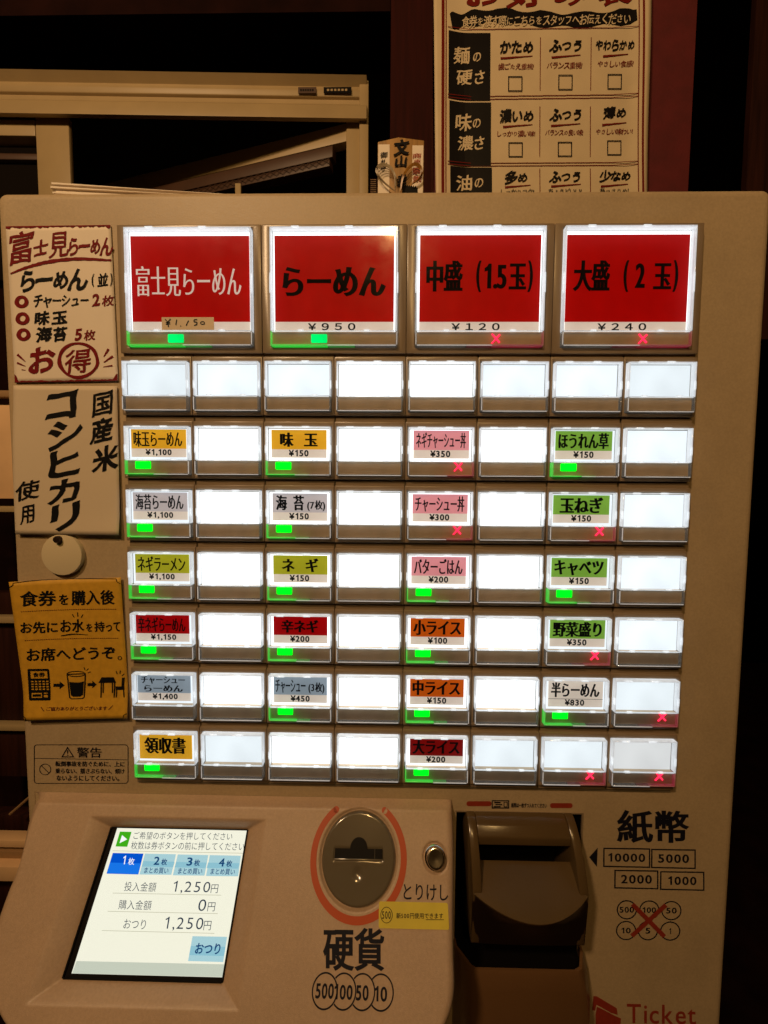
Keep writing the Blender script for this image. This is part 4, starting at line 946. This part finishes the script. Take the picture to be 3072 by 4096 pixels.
q = MB(); text_into(q, '商', 'brush', (725, 595, 850, 670), PQ); text_into(q, '売', 'brush', (740, 680, 840, 745), PQ); text_into(q, '繁', 'brushb', (720, 790, 850, 890), PQ); text_into(q, '栄', 'brushb', (725, 900, 855, 1000), PQ); q.obj('red_lettering', mat('plaque_red', (.32, .05, .015, 1), .6), th)
q = MB(); a, b = P2(158, 616), P2(204, 616); q.box(a.x, b.x, PY - .0006, PY, z_b, a.z); q.obj('paper_strip', PAPER, th)
GOLDC = mat('gold_cord', (.30, .14, .02, 1), .35)
for pts_, m_ in (([(482, 1120), (350, 1025), (250, 915), (218, 830), (255, 758), (335, 738), (425, 780), (480, 870), (500, 990), (492, 1100)], CORD), ([(562, 1130), (568, 1000), (602, 880), (680, 775), (765, 728), (845, 775), (866, 870), (825, 955), (715, 1030)], GOLDC)):
    cx_ = sum(a for a, b in pts_) / len(pts_); cy_ = sum(b for a, b in pts_) / len(pts_)
    for k in range(4):
        q = MB(); sp = smooth_pts(pts_, 30); n_ = len(sp); pts = []
        for i, (a, b) in enumerate(sp):
            e_ = math.sin(PI * i / (n_ - 1)) ** .5; f_ = 1 - .075 * k * e_
            p = cpx(1440, 440, 480 / 1659, PY - .004 - .0010 * k * e_)(cx_ + (a - cx_) * f_, cy_ + (b - cy_) * f_); p.z = max(p.z, ZT + .001); pts.append(p)
        q.tube(pts, .00042, 6); q.obj('cord', m_, th, smooth=True)
# tiny striped card beside it
CQ = cpx(1440, 440, 480 / 1659, .12); a, b = CQ(136, 948), CQ(232, 1150)
sc_ = tag(empty('striped_card', ((a.x + b.x) / 2, .12, ZT)), 'tiny dark card with thin pale stripes left of the shrine plaque', 'card')
q = MB(); q.box(a.x, b.x, .12, .1215, ZT + .0005, a.z); q.obj('card', DARKB, sc_)
q = MB(); PQ2 = cpx(1440, 440, 480 / 1659, .1196)
for k in range(7): poly_into(q, rect_(145, 960 + 28 * k, 222, 966 + 28 * k), PQ2)
q.obj('stripes', BEIGE, sc_)

# ------------------------------------------------------------------ wall, pillars and poster behind
BY = .31
a = aty(1532, 0, BY); b = aty(1680, 0, BY); c = aty(1700, 0, BY); d = aty(2797, 0, BY)
q = MB(); q.box(a.x + .012, a.x + .075, BY, BY + .10, -1.3, 1.2); POSTM = mat('red_brown_wood', (0.026, 0.003, 0.002, 1), .7, nscale=20, namt=.25, spec=.1, stretch=(8, 8, .5))
tag(q.obj('wooden_post', POSTM), 'narrow dark wooden post behind the shrine plaque', 'post')
q = MB(); q.box(a.x + .076, d.x + .006, BY + .012, BY + .12, -1.3, 1.2); tag(q.obj('wall', REDW), 'red brown wall strip behind the hanging poster', 'wall')
e = aty(3010, 300, .40); q = MB(); q.box(e.x, e.x + .3, .40, .41, .17, 1.2); tag(q.obj('dark_post', WOODD), 'dark brown post at the far right edge beyond the black gap', 'post')
PYy = .300; PP = lambda lift=0: (lambda a_, b_: aty(1500 + a_ * 1572 / 1659, b_ * 1572 / 1659, PYy - lift))
th = tag(empty('order_poster', (.205, PYy, .30)), 'laminated poster with a table of noodle preference tick boxes on the red brown wall', 'poster')
def pcurl(s, t): return .0010  + .006 * (1 - sst(0, .16, s)) + .004 * sst(.9, 1, s) + .0015 * math.sin(7 * t)
P0 = PP(); LAM = mat('laminated_paper', (0.68, 0.55, 0.36, 1), .35, nscale=30, namt=.05, coat=.7)
LAMK = mat('laminated_black', (0.008, 0.007, 0.008, 1), .3, coat=.9); LAMR = mat('laminated_red', (.16, .008, .005, 1), .35, coat=.5)
o, sfp = sheet('s', P0, [(243, -140), (1158, -150), (1138, 990), (256, 990)], LAM, th, pcurl, PYy, nu=60, nv=40)
def onp(lift): return lambda a_, b_: sfp(P0(a_, b_), lift)
q = MB(); G = onp(.0008)
def grid_rect(q, x0, y0, x1, y1, G, n=8):
    for i in range(n):
        xa, xb = x0 + (x1 - x0) * i / n, x0 + (x1 - x0) * (i + 1) / n
        q.add([G(xa, y0), G(xb, y0), G(xb, y1), G(xa, y1)], [(0, 1, 2, 3)])
for y0, y1, dx in ((150, 428, 0), (436, 702, 4), (708, 960, 8)):
    for j in range(5): grid_rect(q, 308 + dx, y0 + (y1 - y0) * j / 5, 485 + dx, y0 + (y1 - y0) * (j + 1) / 5, G, 8)
poly_into(q, stroke_(smooth_pts([(318, 108), (500, 78), (800, 95), (1098, 78)], 40), [58 + 14 * math.sin(k * .9) for k in range(41)], .06), G)
q.obj('black_print', LAMK, th)
q = MB(); G = onp(.0012)
text_into(q, '食券を渡す際にこちらをスタッフへお伝えください', 'brushs', (365, 72, 1072, 124), G, slope=-14)
for y, t1_, t2_ in ((0, '麺', '硬'), (272, '味', '濃')):
    text_into(q, t1_, 'brush', (328 + y * .03, 210 + y, 400 + y * .03, 286 + y), G); text_into(q, 'の', 'brush', (412, 232 + y, 445, 270 + y), G); text_into(q, t2_, 'brush', (342 + y * .02, 302 + y, 410 + y * .02, 368 + y), G); text_into(q, 'さ', 'brush', (420, 304 + y, 462, 362 + y), G)
text_into(q, '油', 'brush', (340, 740, 410, 812), G); text_into(q, 'の', 'brush', (420, 755, 456, 795), G)
q.obj('pale_lettering', LAM, th)
q = MB(); G = onp(.0008)
text_into(q, 'お好み表', 'brushb', (385, -80, 1085, 48), G, gap=.3)
for x, w_ in ((284, 6), (297, 2), (1106, 2), (1124, 4)):
    for j in range(24): poly_into(q, rect_(x - w_, -130 + 45 * j, x + w_, -85 + 45 * j), G)
for y in (412, 424, 690, 702, 136): 
    for j in range(8): poly_into(q, rect_(305 + j * 100, y - 1.5 - j * (1.2 if y < 600 else .5), 405 + j * 100, y + 1.5 - j * (1.2 if y < 600 else .5)), G)
for x in (695, 908):
    for y0, y1 in ((168, 386), (452, 662), (712, 900)): poly_into(q, rect_(x - 1.5, y0, x + 1.5, y1), G)
for x0, x1, y in ((528, 662, 250), (742, 864, 246), (958, 1064, 242), (540, 664, 532), (742, 866, 528), (958, 1060, 524), (548, 656, 788), (742, 868, 784), (952, 1066, 784)):
    poly_into(q, stroke_(smooth_pts([(x0, y + 5), ((x0 + x1) / 2, y), (x1, y - 5)], 10), [9 - .6 * k for k in range(11)], .2), G)
for x, y, t in ((518, 288, '歯ごたえ重視!'), (722, 284, 'バランス重視!'), (936, 278, 'やさしい食感!'), (516, 565, 'しっかり濃い味!'), (718, 560, 'バランスの良い味!'), (932, 556, 'やさしい味わい!')):
    text_into(q, t, 'brushs', (x, y - 14, x + (150 if y < 300 else 160 if x < 900 else 154), y + 14), G)
q.obj('red_print', LAMR, th)
q = MB(); G = onp(.0012)
for t, r_ in (('かため', (524, 182, 664, 236)), ('ふつう', (730, 178, 868, 230)), ('やわらかめ', (926, 178, 1088, 226)), ('濃いめ', (524, 462, 668, 522)), ('ふつう', (734, 462, 870, 514)), ('薄め', (960, 452, 1058, 506)), ('多め', (546, 722, 642, 782)), ('ふつう', (732, 724, 866, 774)), ('少なめ', (944, 718, 1076, 772))):
    text_into(q, t, 'brushb', r_, G)
for t, r_ in (('しっかりコク!', (530, 800, 670, 826)), ('ちょうどいい!', (730, 798, 870, 824)), ('あっさりめ!', (945, 796, 1068, 822))): text_into(q, t, 'brushs', r_, G)
for x, y in ((590, 360), (801, 354), (1008, 351), (593, 633), (801, 631), (1009, 625)):
    tb = MB(); poly_into(tb, frame_(x - 30, y - 31, x + 30, y + 31, 4), G); tb.obj('tick_box', LAMK, th)
q.obj('black_lettering', LAMK, th)

# ------------------------------------------------------------------ window behind on the left
def wy(x): return .50 + .0245 * (x + .06)
def atw(px, py, dy=0.0):
    d = ray(px, py); t = (.50 + dy + .0245 * (CAM.x + .06) - CAM.y) / (d.y - .0245 * d.x); return CAM + d * t
win = tag(empty('sliding_window', (-.45, .5, .45)), 'brownish aluminium window with an open tilted sash behind the machine', 'window')
def bar(name, m_, x0, y0, x1, y1, d0, d1, prof=None, bev=.002):
    A = atw(x0, y0); B = atw(x1, y1); q = MB(); P = []
    for (x, z) in ((A.x, B.z), (B.x, B.z), (B.x, A.z), (A.x, A.z)): P.append(Vector((x, wy(x), z)))
    V = [p + Vector((0, -d0, 0)) for p in P] + [p + Vector((0, d1, 0)) for p in P]
    q.add(V, [(0, 1, 2, 3), (7, 6, 5, 4), (0, 4, 5, 1), (1, 5, 6, 2), (2, 6, 7, 3), (3, 7, 4, 0)]); return q.obj(name, m_, win, bevel=bev)
k = .9645
head = MB(); A = atw(0, 275); Zs = [atw(700, y, dy_).z for y, dy_ in ((285, -.024), (338, -.008), (350, -.012), (376, -.010), (404, .001), (410, -.018), (462, -.022), (474, -.012))]
xa, xb = -1.3, atw(1470, 300).x
prof = [(-.024, Zs[0]), (-.008, Zs[1]), (-.012, Zs[2]), (-.010, Zs[3]), (.001, Zs[4]), (-.018, Zs[5]), (-.022, Zs[6]), (-.012, Zs[7]), (-.009, Zs[7]), (-.002, Zs[0])]
V = [(x, wy(x) + y, z) for x in (xa, xb) for y, z in prof]; n = len(prof)
head.add(V, [tuple(range(n)), tuple(range(2 * n - 1, n - 1, -1))] + [(i, i + n, (i + 1) % n + n, (i + 1) % n) for i in range(n)]); hd = head.obj('header', ALU, win, bevel=.0012)
bar('jamb', ALU, 1439, 345, 1473, 1100, .012, .012); bar('jamb', ALU, 1386, 478, 1438, 1100, .004, .016)
bar('sash_stile', ALU, 143, 472, 300, 1100, .002, .008); bar('sash_rail', ALU, -400, 472, 143, 546, .0015, .028)
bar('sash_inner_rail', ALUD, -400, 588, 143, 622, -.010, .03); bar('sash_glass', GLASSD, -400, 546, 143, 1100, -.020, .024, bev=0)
for x0, x1, m_ in ((1193, 1266, ALUD), (1295, 1406, BLACK)):
    q = MB(); A = atw(x0, 351, -.013); B = atw(x1, 376, -.013); q.box(A.x, B.x, A.y - .0012, A.y - .0002, B.z, A.z); st_ = q.obj('maker_sticker', m_, win)
    q = MB(); f = lambda a_, b_: Vector((a_, A.y - .0016, b_))
    w = B.x - A.x; h_ = A.z - B.z
    for i in range(6): poly_into(q, rect_(A.x + w * (.12 + .13 * i), B.z + h_ * .3, A.x + w * (.20 + .13 * i), B.z + h_ * .65), f)
    q.obj('sticker_marks', ALU if m_ is BLACK else BLACK, win)
# the sash standing open: its rails run away from us at constant height
def rail3(name, m_, r0, l0, thick, drop, z=None, depth=.02):
    P = atw(*r0); Q = atz(l0[0], l0[1], P.z); d = (Q - P).normalized(); nrm = Vector((-d.y, d.x, 0)) * depth; q = MB()
    V = [];
    for b in (P, Q):
        for dz, nn in ((0, 0), (-drop, 0), (-drop, 1), (0, 1)): V.append(b + Vector((0, 0, dz)) - nrm * nn)
    q.add(V, [(0, 1, 5, 4), (1, 2, 6, 5), (2, 3, 7, 6), (3, 0, 4, 7), (0, 3, 2, 1), (4, 5, 6, 7)]); return q.obj(name, m_, win, bevel=.001), P, Q
rail3('open_sash_rail', ALU, (1386, 492), (320, 760), 0, .034)
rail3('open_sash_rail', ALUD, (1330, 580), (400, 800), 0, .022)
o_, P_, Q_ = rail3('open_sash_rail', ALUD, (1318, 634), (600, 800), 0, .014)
q = MB(); d_ = (Q_ - P_)
for i in range(22):
    a_ = P_ + d_ * (i / 30) + Vector((0, -.002, -.011)); b_ = P_ + d_ * ((i + 1.0) / 30) + Vector((0, -.002, 0.0)); q.tube([a_, b_], .0005, 5); a2 = a_ + Vector((0, 0, .011)); b2 = b_ - Vector((0, 0, .011)); q.tube([a2, b2], .0005, 5)
q.obj('wire_mesh', ALUD, win)
bar('mullion', ALU, 941, 735, 969, 1100, .002, .006, bev=.001)
# dark lintel and side wall
q = MB(); z0_ = atw(0, 120).z; q.box(-1.6, a.x + .01, .46, .463, z0_, z0_ + .05); tag(q.obj('lintel_beam', DARKB), 'dark brown beam high above the window', 'beam')
q = MB(); q.box(-1.6, a.x + .008, .50, .62, z0_ + .051, z0_ + .5); tag(q.obj('upper_wall', DARKB), 'very dark wall panel above the window beam', 'wall')
q = MB(); z0_ = atw(0, 1100).z; q.box(-1.6, a.x + .008, .52, .62, -1.3, z0_); tag(q.obj('lower_wall', DARKB), 'dark wall below the window, left of the machine', 'wall')

# ------------------------------------------------------------------ shelf rack beside the machine, lower left
rk = tag(empty('shelf_rack', (-.55, .33, -1.3)), 'dark wooden rack with pale slats beside the left edge of the machine', 'rack')
def lbar(name, m_, y0, y1, x1, Y, th_=.02, x0=-260, bev=.001):
    A = aty(x0, y0, Y); B = aty(x1, y1, Y); q = MB(); q.box(A.x, B.x, Y, Y + th_, B.z, A.z); return q.obj(name, m_, rk, bevel=bev)
PEACH = mat('pale_board', (0.80, 0.52, 0.28, 1), .6, nscale=14, namt=.12)
lbar('slat', BEIGE, 1560, 1588, 250, .32); lbar('board', PEACH, 1618, 1996, 250, .335, .012); lbar('slat', ALU, 2024, 2050, 250, .32)
lbar('panel', WOODD, 2370, 2465, 260, .34); lbar('panel', WOODD, 2497, 2890, 260, .34); lbar('slat', ALU, 2466, 2496, 260, .325); lbar('slat', ALU, 2898, 2928, 260, .325); lbar('panel', WOODD, 2930, 3110, 270, .34)
lbar('slat', PEACH, 3356, 3396, 300, .30); lbar('slat', BEIGE, 3400, 3456, 300, .305); lbar('shelf_board', PEACH, 3462, 3532, 300, .29, .03); lbar('panel', WOODD, 3255, 3345, 300, .34)
q = MB(); q.tube([aty(40, 3256, .31), aty(150, 3160, .31)], .0022, 6); q.obj('brace', BEIGE, rk); lbar('panel', WOODD, 3536, 3680, 300, .33)
for px_ in (-200, 240):
    A = aty(px_, 2400, .36); q = MB(); q.box(A.x - .012, A.x + .012, .36, .385, -1.3, .12); q.obj('upright', WOODD, rk)
